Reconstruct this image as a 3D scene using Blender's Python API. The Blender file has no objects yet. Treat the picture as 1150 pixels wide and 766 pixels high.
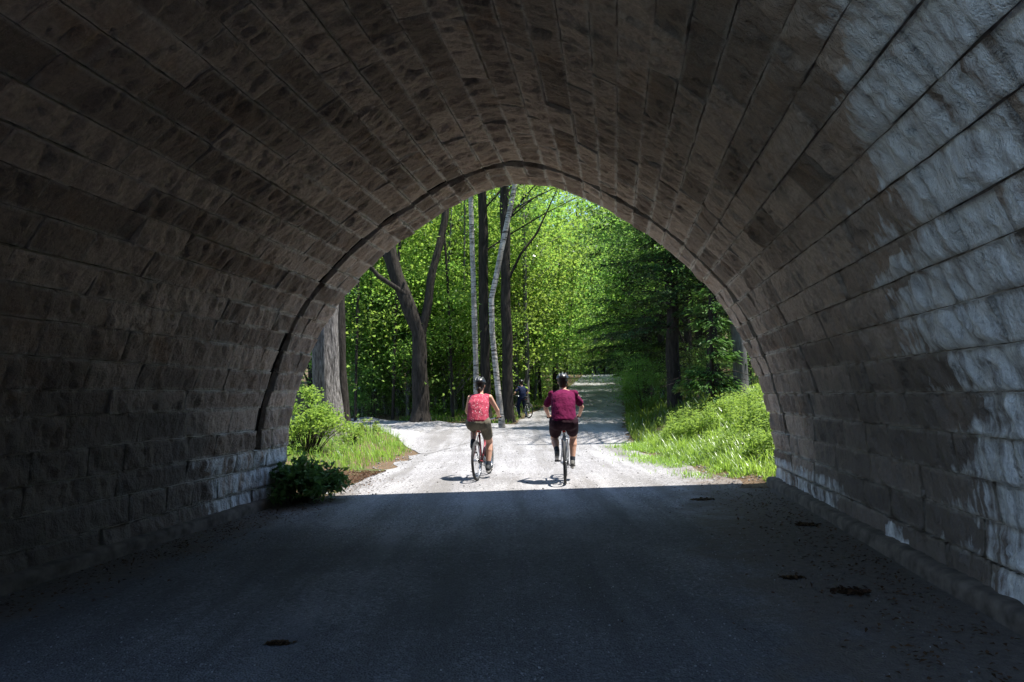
import bpy, math, random
import numpy as np
from mathutils import Vector, Matrix, Quaternion, noise as mnoise

random.seed(11)
RNG = np.random.default_rng(11)
SC = bpy.context.scene
COL = SC.collection
PI = math.pi

# ------------------------------------------------------------------ camera frame
F, CX, CY, ROLL, HC = 767.0, 575.0, 446.5, 0.03, 1.45
def ray(px, py):
    u, v = (px - CX) / F, (CY - py) / F
    c, s = math.cos(ROLL), math.sin(ROLL)
    return u * c + v * s, -u * s + v * c            # X/Y and (Z-HC)/Y
def at(px, py, Y):
    a, b = ray(px, py)
    return Vector((a * Y, Y, HC + b * Y))

# ------------------------------------------------------------------ terrain
_gy = [-400, 12, 18, 25, 31, 40, 58, 90, 110, 122, 150, 300, 900]
_gz = [0, 0, .06, .25, .48, .95, 2.10, 4.10, 4.7, 5.2, 13, 45, 60]
_fy = np.linspace(-400, 900, 2601)
_fz = np.interp(_fy, _gy, _gz)
_k = np.hanning(15); _k /= _k.sum()
_fz = np.convolve(np.pad(_fz, 7, mode='edge'), _k, mode='valid')
def sstep(a, b, x):
    t = np.clip((x - a) / (b - a), 0, 1)
    return t * t * (3 - 2 * t)
def hash2(ix, iy, seed=0):
    h = (ix.astype(np.int64) * 374761393 + iy.astype(np.int64) * 668265263 + seed * 1442695041) & 0x7fffffff
    h = ((h ^ (h >> 13)) * 1274126177) & 0x7fffffff
    h = h ^ (h >> 16)
    return (h & 0xffff) / 65535.0
def vnoise(x, y, seed=0):
    x = np.asarray(x, float); y = np.asarray(y, float)
    ix, iy = np.floor(x), np.floor(y)
    fx, fy = x - ix, y - iy
    fx = fx * fx * (3 - 2 * fx); fy = fy * fy * (3 - 2 * fy)
    a, b = hash2(ix, iy, seed), hash2(ix + 1, iy, seed)
    c, d = hash2(ix, iy + 1, seed), hash2(ix + 1, iy + 1, seed)
    return (a * (1 - fx) + b * fx) * (1 - fy) + (c * (1 - fx) + d * fx) * fy
def fbm(x, y, seed=0, octv=4):
    r, a, tot = 0, 1.0, 0
    for o in range(octv):
        r = r + a * vnoise(x * 2 ** o + 17.3 * o, y * 2 ** o - 9.1 * o, seed + o); tot += a; a *= .5
    return r / tot
TA, YE = 0.15, 10.3                                   # axis of the tunnel and the plane of its far face
def qof(x, y): return x - TA * (y - YE)
def qright(y): return np.interp(y, [-400, 9, 11, 12.6, 14.5, 17.8, 24, 41, 90, 900], [3.5, 3.5, 3.5, 3.0, 2.45, 2.0, 1.85, 2.1, 2.6, 2.6])
def qleft(y): return np.interp(y, [-400, 9, 11.5, 15, 18, 26.5, 31, 40, 90, 900], [-3.1, -3.1, -3.05, -3.35, -3.6, -2.6, -2.6, -2.4, -2.4, -2.4])
def ground(x, y):
    x = np.asarray(x, float); y = np.asarray(y, float)
    z = np.interp(y, _fy, _fz)
    q = qof(x, y)
    out = sstep(YE - .1, YE + 1.0, y)
    e = q - qright(y)
    bank = np.interp(e, [0, .35, 1.0, 2.4, 4, 12, 60], [0, .03, .20, .84, 1.34, 2.5, 5.0])
    z = z + bank * out
    el = qleft(y) - q
    near = sstep(27, 20, y)
    lb = np.interp(el, [0, .5, 2.2, 4, 9, 14], [0, .04, .38, .5, .3, -.2]) * near * out
    lf = np.interp(el, [0, 3, 20, 80], [0, .1, .3, 1.0]) * (1 - near)
    z = z + lb + lf
    lake = sstep(13, 20, el) * sstep(60, 45, y) * out
    z = z * (1 - lake) + (-1.9) * lake
    ns_ = 1 - sstep(-2, 2, y)
    z = z + 1.2 * ns_ * sstep(3.2, 7, q) - 2.2 * ns_ * sstep(-4.2, -9, q) + 11 * sstep(-17, -34, y) * sstep(-9, -4, x)  # unseen near-side ground shaped for light: hill blocks horizon, left drop opens sky
    rough = sstep(.2, 1.5, np.maximum(e, el))
    z = z + (fbm(x * .9, y * .9, 5) - .5) * .34 * rough * sstep(YE, YE + 1.5, y)
    return z
def gz(x, y): return float(ground(x, y))
def hit(px, py):                                       # where a line of sight meets the ground
    a, b = ray(px, py)
    lo = 2.0
    for Y in np.arange(2, 140, .1):
        if HC + b * Y <= gz(a * Y, Y): return Vector((a * Y, Y, gz(a * Y, Y)))
    return Vector((a * 60, 60, gz(a * 60, 60)))

# ------------------------------------------------------------------ mesh helpers
def np_mesh(name, V, Q, attrs=None, uv=None, smooth=False):
    V = np.asarray(V, np.float32).reshape(-1, 3); Q = np.asarray(Q, np.int32)
    k = Q.shape[1]
    me = bpy.data.meshes.new(name)
    me.vertices.add(len(V)); me.vertices.foreach_set('co', V.ravel())
    me.loops.add(Q.size); me.loops.foreach_set('vertex_index', Q.ravel())
    me.polygons.add(len(Q)); me.polygons.foreach_set('loop_start', np.arange(0, Q.size, k, dtype=np.int32))
    if smooth: me.polygons.foreach_set('use_smooth', np.ones(len(Q), bool))
    for n, a in (attrs or {}).items():
        at_ = me.attributes.new(n, 'FLOAT', 'POINT'); at_.data.foreach_set('value', np.asarray(a, np.float32))
    if uv is not None:
        l = me.uv_layers.new(name='UVMap'); l.data.foreach_set('uv', np.asarray(uv, np.float32)[Q.ravel()].ravel())
    me.update(calc_edges=True); me.validate()
    return me
def link(name, me, mat=None, parent=None):
    o = bpy.data.objects.new(name, me); COL.objects.link(o)
    if mat is not None and len(me.materials) == 0: me.materials.append(mat)
    if parent is not None: o.parent = parent
    return o
class MB:
    def __init__(s): s.v = []; s.f = []; s.sm = []
    def add(s, vs, fs, smooth=False):
        b = len(s.v); s.v += [tuple(p) for p in vs]
        for f in fs: s.f.append(tuple(b + i for i in f)); s.sm.append(smooth)
        return s
    def box(s, c, d, rot=None):
        hx, hy, hz = d[0] / 2, d[1] / 2, d[2] / 2
        P = [Vector((x, y, z)) for z in (-hz, hz) for y in (-hy, hy) for x in (-hx, hx)]
        if rot is not None: P = [rot @ p for p in P]
        return s.add([p + Vector(c) for p in P], [(0, 2, 3, 1), (4, 5, 7, 6), (0, 1, 5, 4), (2, 6, 7, 3), (0, 4, 6, 2), (1, 3, 7, 5)])
    def tube(s, pts, rad, n=10, cap=True, wob=0, seed=0):
        pts = [Vector(p) for p in pts]
        rad = [rad] * len(pts) if not hasattr(rad, '__len__') else list(rad)
        vs, fs = [], []
        t0 = (pts[1] - pts[0]).normalized()
        ref = Vector((1, 0, 0)) if abs(t0.x) < .8 else Vector((0, 1, 0))
        for i, p in enumerate(pts):
            t = (pts[min(i + 1, len(pts) - 1)] - pts[max(i - 1, 0)]).normalized()
            a = (ref - t * ref.dot(t)).normalized(); b = t.cross(a)
            for k in range(n):
                an = 2 * PI * k / n
                r = rad[i]
                if wob: r *= 1 + wob * (mnoise.noise(Vector((math.cos(an) * 2.2, math.sin(an) * 2.2, p.z * .5 + seed * 7.7))))
                vs.append(p + (a * math.cos(an) + b * math.sin(an)) * r)
        for i in range(len(pts) - 1):
            for k in range(n):
                fs.append((i * n + k, i * n + (k + 1) % n, (i + 1) * n + (k + 1) % n, (i + 1) * n + k))
        if cap:
            fs.append(tuple(reversed(range(n)))); fs.append(tuple((len(pts) - 1) * n + k for k in range(n)))
        return s.add(vs, fs, True)
    def ell(s, c, r, rot=None, nu=16, nv=10):
        vs, fs = [], []
        for j in range(nv + 1):
            th = PI * j / nv
            for i in range(nu):
                ph = 2 * PI * i / nu
                p = Vector((r[0] * math.sin(th) * math.cos(ph), r[1] * math.sin(th) * math.sin(ph), r[2] * math.cos(th)))
                if rot is not None: p = rot @ p
                vs.append(p + Vector(c))
        for j in range(nv):
            for i in range(nu):
                fs.append((j * nu + i, (j + 1) * nu + i, (j + 1) * nu + (i + 1) % nu, j * nu + (i + 1) % nu))
        return s.add(vs, fs, True)
    def cone(s, a, b, ra, rb, n=14):                   # tapered limb with round ends
        a, b = Vector(a), Vector(b); d = (b - a); L = max(d.length, 1e-5); d /= L
        pts, rad = [], []
        for k in range(4):
            w = math.sin(PI / 2 * k / 4); pts.append(a - d * ra * (1 - w)); rad.append(max(ra * math.sqrt(max(1 - (1 - w) ** 2, 0)), .0008))
        pts.append(a); rad.append(ra); pts.append(b); rad.append(rb)
        for k in range(1, 5):
            w = math.sin(PI / 2 * k / 4); pts.append(b + d * rb * w); rad.append(max(rb * math.sqrt(max(1 - w * w, 0)), .0008))
        return s.tube(pts, rad, n)
    def loft(s, secs, n=20):                            # closed body through oval sections (centre, rx, ry)
        P = [Vector(a[0]) for a in secs]; vs, fs = [], []
        d0 = (P[0] - P[1]).normalized(); d1 = (P[-1] - P[-2]).normalized()
        full_ = []
        for k in (.25, .6, .88): full_.append((P[0] + d0 * min(secs[0][1], secs[0][2]) * .55 * math.sqrt(1 - k * k), secs[0][1] * k, secs[0][2] * k))
        full_ += list(secs)
        for k in (.88, .6, .25): full_.append((P[-1] + d1 * min(secs[-1][1], secs[-1][2]) * .55 * math.sqrt(1 - k * k), secs[-1][1] * k, secs[-1][2] * k))
        C = [Vector(a[0]) for a in full_]
        for i, (c_, rx, ry) in enumerate(full_):
            t = (C[min(i + 1, len(C) - 1)] - C[max(i - 1, 0)]).normalized(); ax_ = Vector((1, 0, 0)) if abs(t.x) < .8 else Vector((0, 0, 1))
            a = (ax_ - t * t.dot(ax_)).normalized(); b = t.cross(a)
            for k in range(n):
                an = 2 * PI * k / n; ca, sa = math.cos(an), math.sin(an)
                ca, sa = math.copysign(abs(ca) ** .94, ca), math.copysign(abs(sa) ** .94, sa)
                vs.append(C[i] + a * ca * rx + b * sa * ry)
        for i in range(len(C) - 1):
            for k in range(n): fs.append((i * n + k, i * n + (k + 1) % n, (i + 1) * n + (k + 1) % n, (i + 1) * n + k))
        fs.append(tuple(reversed(range(n)))); fs.append(tuple((len(C) - 1) * n + k for k in range(n)))
        return s.add(vs, fs, True)
    def torus(s, c, R, r, axis='x', nu=40, nv=8, sx=1.0):
        vs, fs = [], []
        for i in range(nu):
            a = 2 * PI * i / nu
            for j in range(nv):
                b = 2 * PI * j / nv
                rr = R + r * math.cos(b); h = r * sx * math.sin(b)
                p = Vector((h, rr * math.cos(a), rr * math.sin(a))) if axis == 'x' else Vector((rr * math.cos(a), rr * math.sin(a), h))
                vs.append(p + Vector(c))
        for i in range(nu):
            for j in range(nv):
                fs.append((i * nv + j, ((i + 1) % nu) * nv + j, ((i + 1) % nu) * nv + (j + 1) % nv, i * nv + (j + 1) % nv))
        return s.add(vs, fs, True)
    def mesh(s, name):
        me = bpy.data.meshes.new(name); me.from_pydata(s.v, [], s.f); me.polygons.foreach_set('use_smooth', s.sm); me.update()
        return me
    def build(s, name, mat, parent=None): return link(name, s.mesh(name), mat, parent)
    def blob(s, name, mat, parent=None, voxel=.009, it=4):   # melts the pieces into one continuous surface
        o = link(name, s.mesh(name), None, None)
        m = o.modifiers.new('r', 'REMESH'); m.mode = 'VOXEL'; m.voxel_size = voxel; m.use_smooth_shade = True
        sm = o.modifiers.new('s', 'SMOOTH'); sm.factor = .5; sm.iterations = it
        dg = bpy.context.evaluated_depsgraph_get()
        me = bpy.data.meshes.new_from_object(o.evaluated_get(dg)); me.name = name
        o.modifiers.clear(); o.data = me; me.materials.clear(); me.materials.append(mat)
        me.polygons.foreach_set('use_smooth', np.ones(len(me.polygons), bool))
        if parent is not None: o.parent = parent
        return o
def tag(o, label=None, cat=None, group=None, kind=None):
    if label: o['label'] = label
    if cat: o['category'] = cat
    if group: o['group'] = group
    if kind: o['kind'] = kind
    return o
def thing(name, label, cat, loc=(0, 0, 0), rz=0, group=None):
    o = bpy.data.objects.new(name, None); COL.objects.link(o); o.empty_display_size = .2
    o.location = loc; o.rotation_euler = (0, 0, rz)
    return tag(o, label, cat, group)

# ------------------------------------------------------------------ materials
class T:
    def __init__(s, name):
        s.m = bpy.data.materials.new(name); s.m.use_nodes = True; s.t = s.m.node_tree; s.t.nodes.clear()
        s.out = s.t.nodes.new('ShaderNodeOutputMaterial')
    def n(s, typ, props=None, **inp):
        nd = s.t.nodes.new('ShaderNode' + typ)
        for k, v in (props or {}).items(): setattr(nd, k, v)
        for k, v in inp.items():
            key = k.replace('_', ' ')
            sock = nd.inputs[int(k[1:])] if (k[0] == 'i' and k[1:].isdigit()) else nd.inputs[key]
            if isinstance(v, bpy.types.NodeSocket): s.t.links.new(v, sock)
            else: sock.default_value = v
        return nd
    def attr(s, name): return s.n('Attribute', dict(attribute_name=name)).outputs['Fac']
    def pos(s): return s.n('NewGeometry').outputs['Position']
    def obj(s): return s.n('TexCoord').outputs['Object']
    def uv(s): return s.n('TexCoord').outputs['UV']
    def scale(s, vec, sc, loc=(0, 0, 0)): return s.n('Mapping', Vector=vec, Scale=sc, Location=loc).outputs[0]
    def noise(s, vec, sc, det=4, rough=.55): return s.n('TexNoise', Vector=vec, Scale=sc, Detail=det, Roughness=rough).outputs[0]
    def voro(s, vec, sc, out='Color'): return s.n('TexVoronoi', Vector=vec, Scale=sc).outputs[out]
    def math(s, op, a, b=0.0): return s.n('Math', dict(operation=op), i0=a, i1=b).outputs[0]
    def rng(s, v, a, b, c=0.0, d=1.0):
        nd = s.n('MapRange', None, i0=v); nd.inputs[1].default_value = a; nd.inputs[2].default_value = b
        nd.inputs[3].default_value = c; nd.inputs[4].default_value = d
        return nd.outputs[0]
    def mix(s, f, a, b, mode='MIX'):
        nd = s.t.nodes.new('ShaderNodeMix'); nd.data_type = 'RGBA'; nd.blend_type = mode
        for sock, v in ((nd.inputs[0], f), (nd.inputs[6], a), (nd.inputs[7], b)):
            if isinstance(v, bpy.types.NodeSocket): s.t.links.new(v, sock)
            elif isinstance(v, (tuple, list)): sock.default_value = (*v, 1) if len(v) == 3 else v
            else: sock.default_value = v
        return nd.outputs[2]
    def bump(s, h, st=.5, dist=.02): return s.n('Bump', Height=h, Strength=st, Distance=dist).outputs[0]
    def surf(s, sh): s.t.links.new(sh, s.out.inputs[0]); return s.m
    def pr(s, col, rough=.8, normal=None, spec=.3, metal=0):
        kw = dict(Roughness=rough, Metallic=metal)
        nd = s.n('BsdfPrincipled', None, **kw); nd.inputs['Specular IOR Level'].default_value = spec
        if isinstance(col, bpy.types.NodeSocket): s.t.links.new(col, nd.inputs[0])
        else: nd.inputs[0].default_value = (*col, 1)
        if normal is not None: s.t.links.new(normal, nd.inputs['Normal'])
        return s.surf(nd.outputs[0])
def simple(name, col, rough=.6, metal=0, var=.25, sc=30, spec=.3, bump=0):
    t = T(name); p = t.obj(); nz = t.noise(p, sc, 3)
    c = t.mix(t.rng(nz, .3, .7), tuple(x * (1 - var) for x in col), tuple(min(1, x * (1 + var)) for x in col))
    return t.pr(c, rough, t.bump(nz, bump, .004) if bump else None, spec, metal)

def m_stone():
    t = T('granite_blocks'); p = t.pos(); uv = t.uv(); tint = t.attr('tint'); lime = t.attr('lime'); seam = t.attr('seam')
    n1 = t.noise(p, 2.2, 5); n2 = t.noise(p, 26, 4, .7); n3 = t.noise(p, 130, 2)
    c = t.mix(t.rng(tint, 0, 1), (.25, .185, .142), (.62, .48, .385))
    c = t.mix(t.rng(n1, .56, .78, 0, .8), c, (.36, .21, .12))                       # rusty staining in the granite
    c = t.mix(t.rng(n1, .42, .25), c, (.20, .175, .155))
    c = t.mix(t.rng(n2, .35, .75, 0, .55), c, (.10, .085, .075))
    c = t.mix(t.rng(n3, .55, .75, 0, .5), c, (.45, .38, .33))
    st = t.noise(t.scale(uv, (9, .8, 1)), 1, 4, .6); st2 = t.noise(t.scale(uv, (17, 1.5, 1), (3, 1, 0)), 1, 4, .6); st3 = t.noise(p, 7, 5, .7)
    stre = t.math('ADD', t.math('ADD', t.math('MULTIPLY', st, .5), t.math('MULTIPLY', st2, .25)), t.math('MULTIPLY', st3, .25))
    mk = t.rng(t.math('ADD', stre, t.rng(lime, 0, 1, -.46, .085)), .45, .60)
    mk = t.math('MULTIPLY', mk, t.rng(lime, .03, .15))
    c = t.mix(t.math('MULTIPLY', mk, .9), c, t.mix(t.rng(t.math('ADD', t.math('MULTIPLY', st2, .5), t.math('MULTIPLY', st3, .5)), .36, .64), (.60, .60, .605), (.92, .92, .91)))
    painted_shade = t.math('ADD', t.attr('painted_shade'), t.math('MULTIPLY', t.math('SUBTRACT', t.noise(t.scale(uv, (.9, .7, 1)), 1.0, 5, .65), .5), 1.5))
    c = t.mix(t.rng(painted_shade, .30, .75, 0, .72), c, t.mix(n2, (.085, .075, .066), (.15, .132, .118)))  # tunnel shade painted into the stone: lower walls darkened, less near the far mouth
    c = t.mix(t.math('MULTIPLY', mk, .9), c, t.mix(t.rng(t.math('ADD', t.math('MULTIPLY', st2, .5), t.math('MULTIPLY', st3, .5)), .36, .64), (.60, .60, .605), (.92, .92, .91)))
    sm = t.math('MULTIPLY', seam, t.rng(t.noise(p, 5, 4), .36, .52))
    c = t.mix(sm, c, (.68, .63, .57))
    n4 = t.math('ADD', t.noise(t.scale(uv, (19, 9, 1)), 1.0, 5, .62), t.math('MULTIPLY', t.voro(t.scale(uv, (11, 6.5, 1)), 1.0, 'Distance'), .55))
    h = t.math('ADD', t.math('ADD', n2, t.math('MULTIPLY', n3, .35)), t.math('MULTIPLY', n4, 1.6))
    return t.pr(c, .85, t.bump(h, .8, .03), .25)
def m_mortar():
    t = T('old_mortar'); p = t.pos(); n = t.noise(p, 9, 4)
    y = t.n('SeparateXYZ', Vector=p).outputs['Y']
    c = t.mix(t.rng(n, .35, .65), (.12, .10, .085), (.42, .38, .34))
    c = t.mix(t.math('MULTIPLY', t.rng(n, .4, .55), t.rng(y, 7.5, 9.6)), c, (.62, .58, .53))
    return t.pr(c, .95, t.bump(n, .5, .01), .1)
def m_gravel():
    t = T('crushed_gravel'); p = t.pos(); edge = t.attr('edge')
    n1 = t.noise(p, .7, 5); v = t.n('TexVoronoi', Vector=p, Scale=68.0); v2 = t.n('TexVoronoi', Vector=p, Scale=46.0)
    vr = t.n('SeparateColor', None, i0=v.outputs['Color']).outputs[0]; vr2 = t.n('SeparateColor', None, i0=v2.outputs['Color']).outputs[1]
    c = t.mix(t.rng(n1, .3, .7), (.19, .184, .187), (.325, .317, .324))
    c = t.mix(t.rng(vr, .1, .55, .8, 0), c, (.10, .097, .098)); c = t.mix(t.rng(vr, .8, 1.0, 0, .35), c, (.5, .495, .5))
    c = t.mix(t.rng(vr2, .90, .96, 0, .55), c, (.48, .475, .48))
    tr = t.noise(t.scale(p, (1.9, .16, 1)), 1.0, 4, .6)
    c = t.mix(t.rng(tr, .5, .62, 0, .6), c, (.13, .122, .115)); c = t.mix(t.rng(tr, .46, .36, 0, .5), c, (.35, .345, .35))
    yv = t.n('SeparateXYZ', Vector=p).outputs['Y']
    painted_shade = t.math('ADD', t.noise(t.scale(p, (.5, .28, 1), (3, 1, 0)), 1.0, 5, .6), t.rng(yv, 6.5, 10.5, .12, -.35))
    c = t.mix(t.rng(painted_shade, .38, .62, 0, .62), c, (.055, .055, .06))  # shade under the arch painted into the gravel colour in noisy patches
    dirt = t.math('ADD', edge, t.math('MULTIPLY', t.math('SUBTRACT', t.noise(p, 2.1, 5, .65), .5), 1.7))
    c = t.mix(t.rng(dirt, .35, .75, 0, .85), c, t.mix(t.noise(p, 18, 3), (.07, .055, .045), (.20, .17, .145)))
    x = t.math('ADD', v.outputs['Distance'], t.math('MULTIPLY', v2.outputs['Distance'], .5))
    x = t.math('ADD', x, t.math('MULTIPLY', t.noise(p, 6, 3), .8))
    return t.pr(c, .9, t.bump(x, .7, .012), .25)
def m_soil():
    t = T('forest_soil'); p = t.pos()
    n1 = t.noise(p, .8, 5); n2 = t.noise(p, 14, 4, .7); v = t.voro(p, 34)
    vr = t.n('SeparateColor', None, i0=v).outputs[0]
    c = t.mix(t.rng(n2, .3, .7), (.06, .042, .028), (.15, .11, .075))
    c = t.mix(t.rng(vr, .6, .9, 0, .6), c, (.17, .10, .055))
    c = t.mix(t.rng(n1, .5, .66, 0, .85), c, (.05, .085, .02))
    return t.pr(c, .95, t.bump(n2, .8, .03), .1)
def m_leaf(name, dark, light, tr, trw=.45, sheen=.25):
    t = T(name); tint = t.attr('tint'); r = t.n('ObjectInfo').outputs['Random']
    c = t.mix(tint, dark, light); g = t.mix(tint, tuple(x * .75 for x in tr), tr)
    hv = t.rng(r, 0, 1, .475, .515); vv = t.rng(r, 0, 1, .8, 1.15)
    c = t.n('HueSaturation', Hue=hv, Value=vv, Color=c).outputs[0]; g = t.n('HueSaturation', Hue=hv, Value=vv, Color=g).outputs[0]
    d = t.n('BsdfDiffuse', Color=c).outputs[0]; gl = t.n('BsdfGlossy', Roughness=.38).outputs[0]
    tl = t.n('BsdfTranslucent', Color=g).outputs[0]
    fr = t.n('Fresnel', IOR=1.35).outputs[0]
    a = t.n('MixShader', None, i0=trw, i1=d, i2=tl).outputs[0]
    return t.surf(t.n('MixShader', None, i0=t.math('MULTIPLY', fr, sheen), i1=a, i2=gl).outputs[0])
def m_bark(name, a, b, ridge=1.0, sc=14):
    t = T(name); p = t.pos()
    n = t.noise(t.scale(p, (1, 1, .18)), sc, 5, .65); n2 = t.noise(p, 3, 3)
    c = t.mix(t.rng(n, .35, .65), a, b); c = t.mix(t.rng(n2, .55, .75, 0, .5), c, tuple((x + y) * .45 for x, y in zip(a, b)))
    return t.pr(c, .95, t.bump(n, ridge, .06), .15)
def m_birch():
    t = T('birch_bark'); p = t.pos()
    n = t.noise(t.scale(p, (1.2, 1.2, 9)), 2.2, 4, .6); n2 = t.noise(p, 2.0, 4)
    c = t.mix(t.rng(n, .50, .60), (.36, .34, .315), (.05, .045, .04)); c = t.mix(t.rng(n2, .46, .6, 0, .8), c, (.15, .14, .125))
    return t.pr(c, .8, t.bump(n, .3, .01), .2)
def m_pattern(name, a, b, sc, th):
    t = T(name); p = t.obj(); v = t.n('TexVoronoi', Vector=p, Scale=sc).outputs['Distance']
    n = t.noise(p, sc * .6, 2)
    c = t.mix(t.rng(t.math('ADD', v, t.math('MULTIPLY', n, .5)), th, th + .06), b, a)
    return t.pr(c, .85, t.bump(t.noise(t.scale(p, (8, 8, 4)), 1.0, 3), .5, .10), .1)
def m_cloth(name, col, var=.15):
    t = T(name); p = t.obj(); n = t.noise(p, 9, 3)
    c = t.mix(t.rng(n, .35, .65), tuple(x * (1 - var) for x in col), tuple(x * (1 + var) for x in col))
    return t.pr(c, .85, t.bump(t.noise(t.scale(p, (7, 7, 3.5)), 1.0, 3), .5, .12), .1)

M = dict(
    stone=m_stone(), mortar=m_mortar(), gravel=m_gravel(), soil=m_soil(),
    joint=simple('tarred_joint', (.012, .009, .007), .9, spec=.1),
    footing=simple('concrete_footing', (.12, .10, .085), .95, var=.5, sc=7, bump=1.0),
    maple=m_leaf('maple_leaves', (.06, .135, .026), (.12, .225, .045), (.36, .62, .10), .58),
    shade=m_leaf('shade_leaves', (.05, .115, .026), (.09, .175, .042), (.26, .48, .085), .54),
    needle=m_leaf('conifer_needles', (.02, .05, .02), (.045, .09, .035), (.06, .13, .03), .28, .2),
    pine=m_leaf('young_pine_needles', (.04, .085, .02), (.07, .13, .03), (.1, .2, .03), .35, .2),
    deadtwig=simple('dead_twigs', (.20, .17, .15), .9),
    shrub=m_leaf('shrub_leaves', (.08, .165, .026), (.17, .28, .05), (.38, .60, .09), .52),
    dark_shrub=m_leaf('broad_dark_leaves', (.07, .17, .045), (.13, .28, .08), (.14, .32, .07), .4),
    grass=m_leaf('grass_blades', (.09, .185, .026), (.21, .32, .06), (.40, .62, .09), .5, .12),
    grass2=m_leaf('verge_grass', (.055, .12, .022), (.12, .21, .04), (.25, .42, .06), .48, .12),
    litter=m_leaf('dead_leaves', (.04, .025, .014), (.15, .095, .05), (.1, .06, .03), .15, .1),
    bark=m_bark('ridged_grey_bark', (.045, .04, .036), (.27, .25, .235), 1.0, 24),
    bark2=m_bark('dark_bark', (.015, .013, .011), (.048, .041, .035), .8, 14),
    bark3=m_bark('smooth_grey_bark', (.07, .068, .066), (.16, .155, .15), .5, 12),
    birch=m_birch(),
    stonebit=simple('loose_stones', (.24, .237, .238), .85, var=.7, sc=9),
    skin=simple('skin', (.52, .30, .215), .55, var=.08, sc=12),
    hair=simple('dark_brown_hair', (.035, .022, .015), .5, var=.4, sc=60),
    pinktop=m_pattern('pink_print_cotton', (.34, .052, .085), (.56, .40, .43), 26, .40),
    maroon=m_cloth('maroon_jersey', (.105, .007, .042)),
    khaki=m_cloth('olive_khaki_cotton', (.125, .113, .085)),
    blackcloth=m_cloth('black_shorts_cloth', (.028, .012, .018)),
    navy=m_cloth('navy_cloth', (.012, .018, .045)),
    sock=simple('dark_socks', (.02, .025, .035), .9), shoe=simple('grey_shoes', (.09, .09, .085), .7, var=.4),
    sole=simple('pale_rubber_sole', (.42, .40, .37), .8), blackshoe=simple('dark_shoes', (.03, .032, .036), .7, var=.4),
    rubber=simple('tyre_rubber', (.028, .028, .03), .75), alloy=simple('brushed_alloy', (.55, .56, .58), .3, 1.0, .1),
    blackpaint=simple('black_bicycle_paint', (.02, .02, .022), .35, spec=.5), redpaint=simple('dark_red_bicycle_paint', (.24, .03, .04), .3, spec=.5),
    silverpaint=simple('silver_bicycle_paint', (.42, .43, .45), .35, .4), saddle=simple('saddle_vinyl', (.02, .02, .02), .5),
    helmet=simple('black_helmet_shell', (.018, .018, .02), .3, spec=.5), helmetw=simple('white_helmet_shell', (.16, .16, .165), .35, spec=.5),
    reflector=simple('red_reflector', (.45, .02, .015), .2, spec=.6), eye=simple('eye_white', (.7, .68, .65), .3), grip=simple('rubber_grip', (.02, .02, .02), .8),
)
def m_water():
    t = T('lake_water'); n = t.noise(t.scale(t.pos(), (1, 1, 1)), 1.4, 3)
    return t.pr((.05, .11, .12), .08, t.bump(n, .15, .05), .5)
M['water'] = m_water()

# ------------------------------------------------------------------ setting: ground, road, lake
def axis_samples(bps):
    out = []
    for (a, b, st) in bps: out += list(np.arange(a, b, st))
    return np.array(out + [bps[-1][1]])
gx = axis_samples([(-900, -120, 60), (-120, -40, 6), (-40, -16, 1.0), (-16, 16, .25), (16, 40, 1.0), (40, 120, 6), (120, 900, 60)])
gyv = axis_samples([(-900, -120, 60), (-120, -12, 6), (-12, 9, .7), (9, 34, .25), (34, 70, .6), (70, 130, 2), (130, 300, 20), (300, 1800, 100)])
GX, GY = np.meshgrid(gx, gyv)
GZ = ground(GX, GY)
nx, ny = len(gx), len(gyv)
def grid_quads(ny, nx):
    i = np.arange((ny - 1) * (nx - 1)); r, c = i // (nx - 1), i % (nx - 1); a = r * nx + c
    return np.stack([a, a + 1, a + nx + 1, a + nx], 1)
tag(link('ground', np_mesh('ground', np.stack([GX, GY, GZ], -1), grid_quads(ny, nx), smooth=True), M['soil']), kind='structure')

def strip(name, yy, ql, qr, dz, ncross, mat, xy=None):
    rows = []
    for i, y in enumerate(yy):
        if xy is None:
            xl, xr = ql[i] + TA * (y - YE), qr[i] + TA * (y - YE)
            ys = np.full(ncross, y); xs = np.linspace(xl, xr, ncross)
        else:
            (xa, ya), (xb, yb) = xy[i]; xs = np.linspace(xa, xb, ncross); ys = np.linspace(ya, yb, ncross)
        rows.append(np.stack([xs, ys, ground(xs, ys) + dz], 1))
    A = np.array(rows); q = qof(A[..., 0], A[..., 1])
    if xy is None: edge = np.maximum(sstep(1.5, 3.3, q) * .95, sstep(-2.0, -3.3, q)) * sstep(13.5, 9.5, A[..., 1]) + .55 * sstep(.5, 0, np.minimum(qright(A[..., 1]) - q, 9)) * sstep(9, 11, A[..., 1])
    else: edge = np.zeros_like(q)
    return tag(link(name, np_mesh(name, A, grid_quads(len(rows), ncross), dict(edge=edge.ravel()), smooth=True), mat), kind='structure')
yy = np.concatenate([np.arange(-16, 9, .5), np.arange(9, 36, .12), np.arange(36, 135, 1.0)])
ql = qleft(yy) + (fbm(yy * 1.3, yy * 0, 3) - .5) * .55; qr = qright(yy) + (fbm(yy * 1.3, yy * 0 + 4, 8) - .5) * .55
ins = yy < YE - .3
ql[ins] = -3.345; qr[ins] = 3.845
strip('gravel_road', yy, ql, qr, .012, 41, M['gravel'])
nearE = [(-2.2, 17.2), (-3.6, 20.5), (-5.8, 24.0), (-10, 27.5), (-19, 31)]
farE = [(.6, 27.2), (-2, 28.4), (-5.2, 30.2), (-10, 33), (-19, 37)]
tt = np.linspace(0, 4, 60)
ne = np.stack([np.interp(tt, range(5), [p[k] for p in nearE]) for k in (0, 1)], 1); fe = np.stack([np.interp(tt, range(5), [p[k] for p in farE]) for k in (0, 1)], 1)
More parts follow.
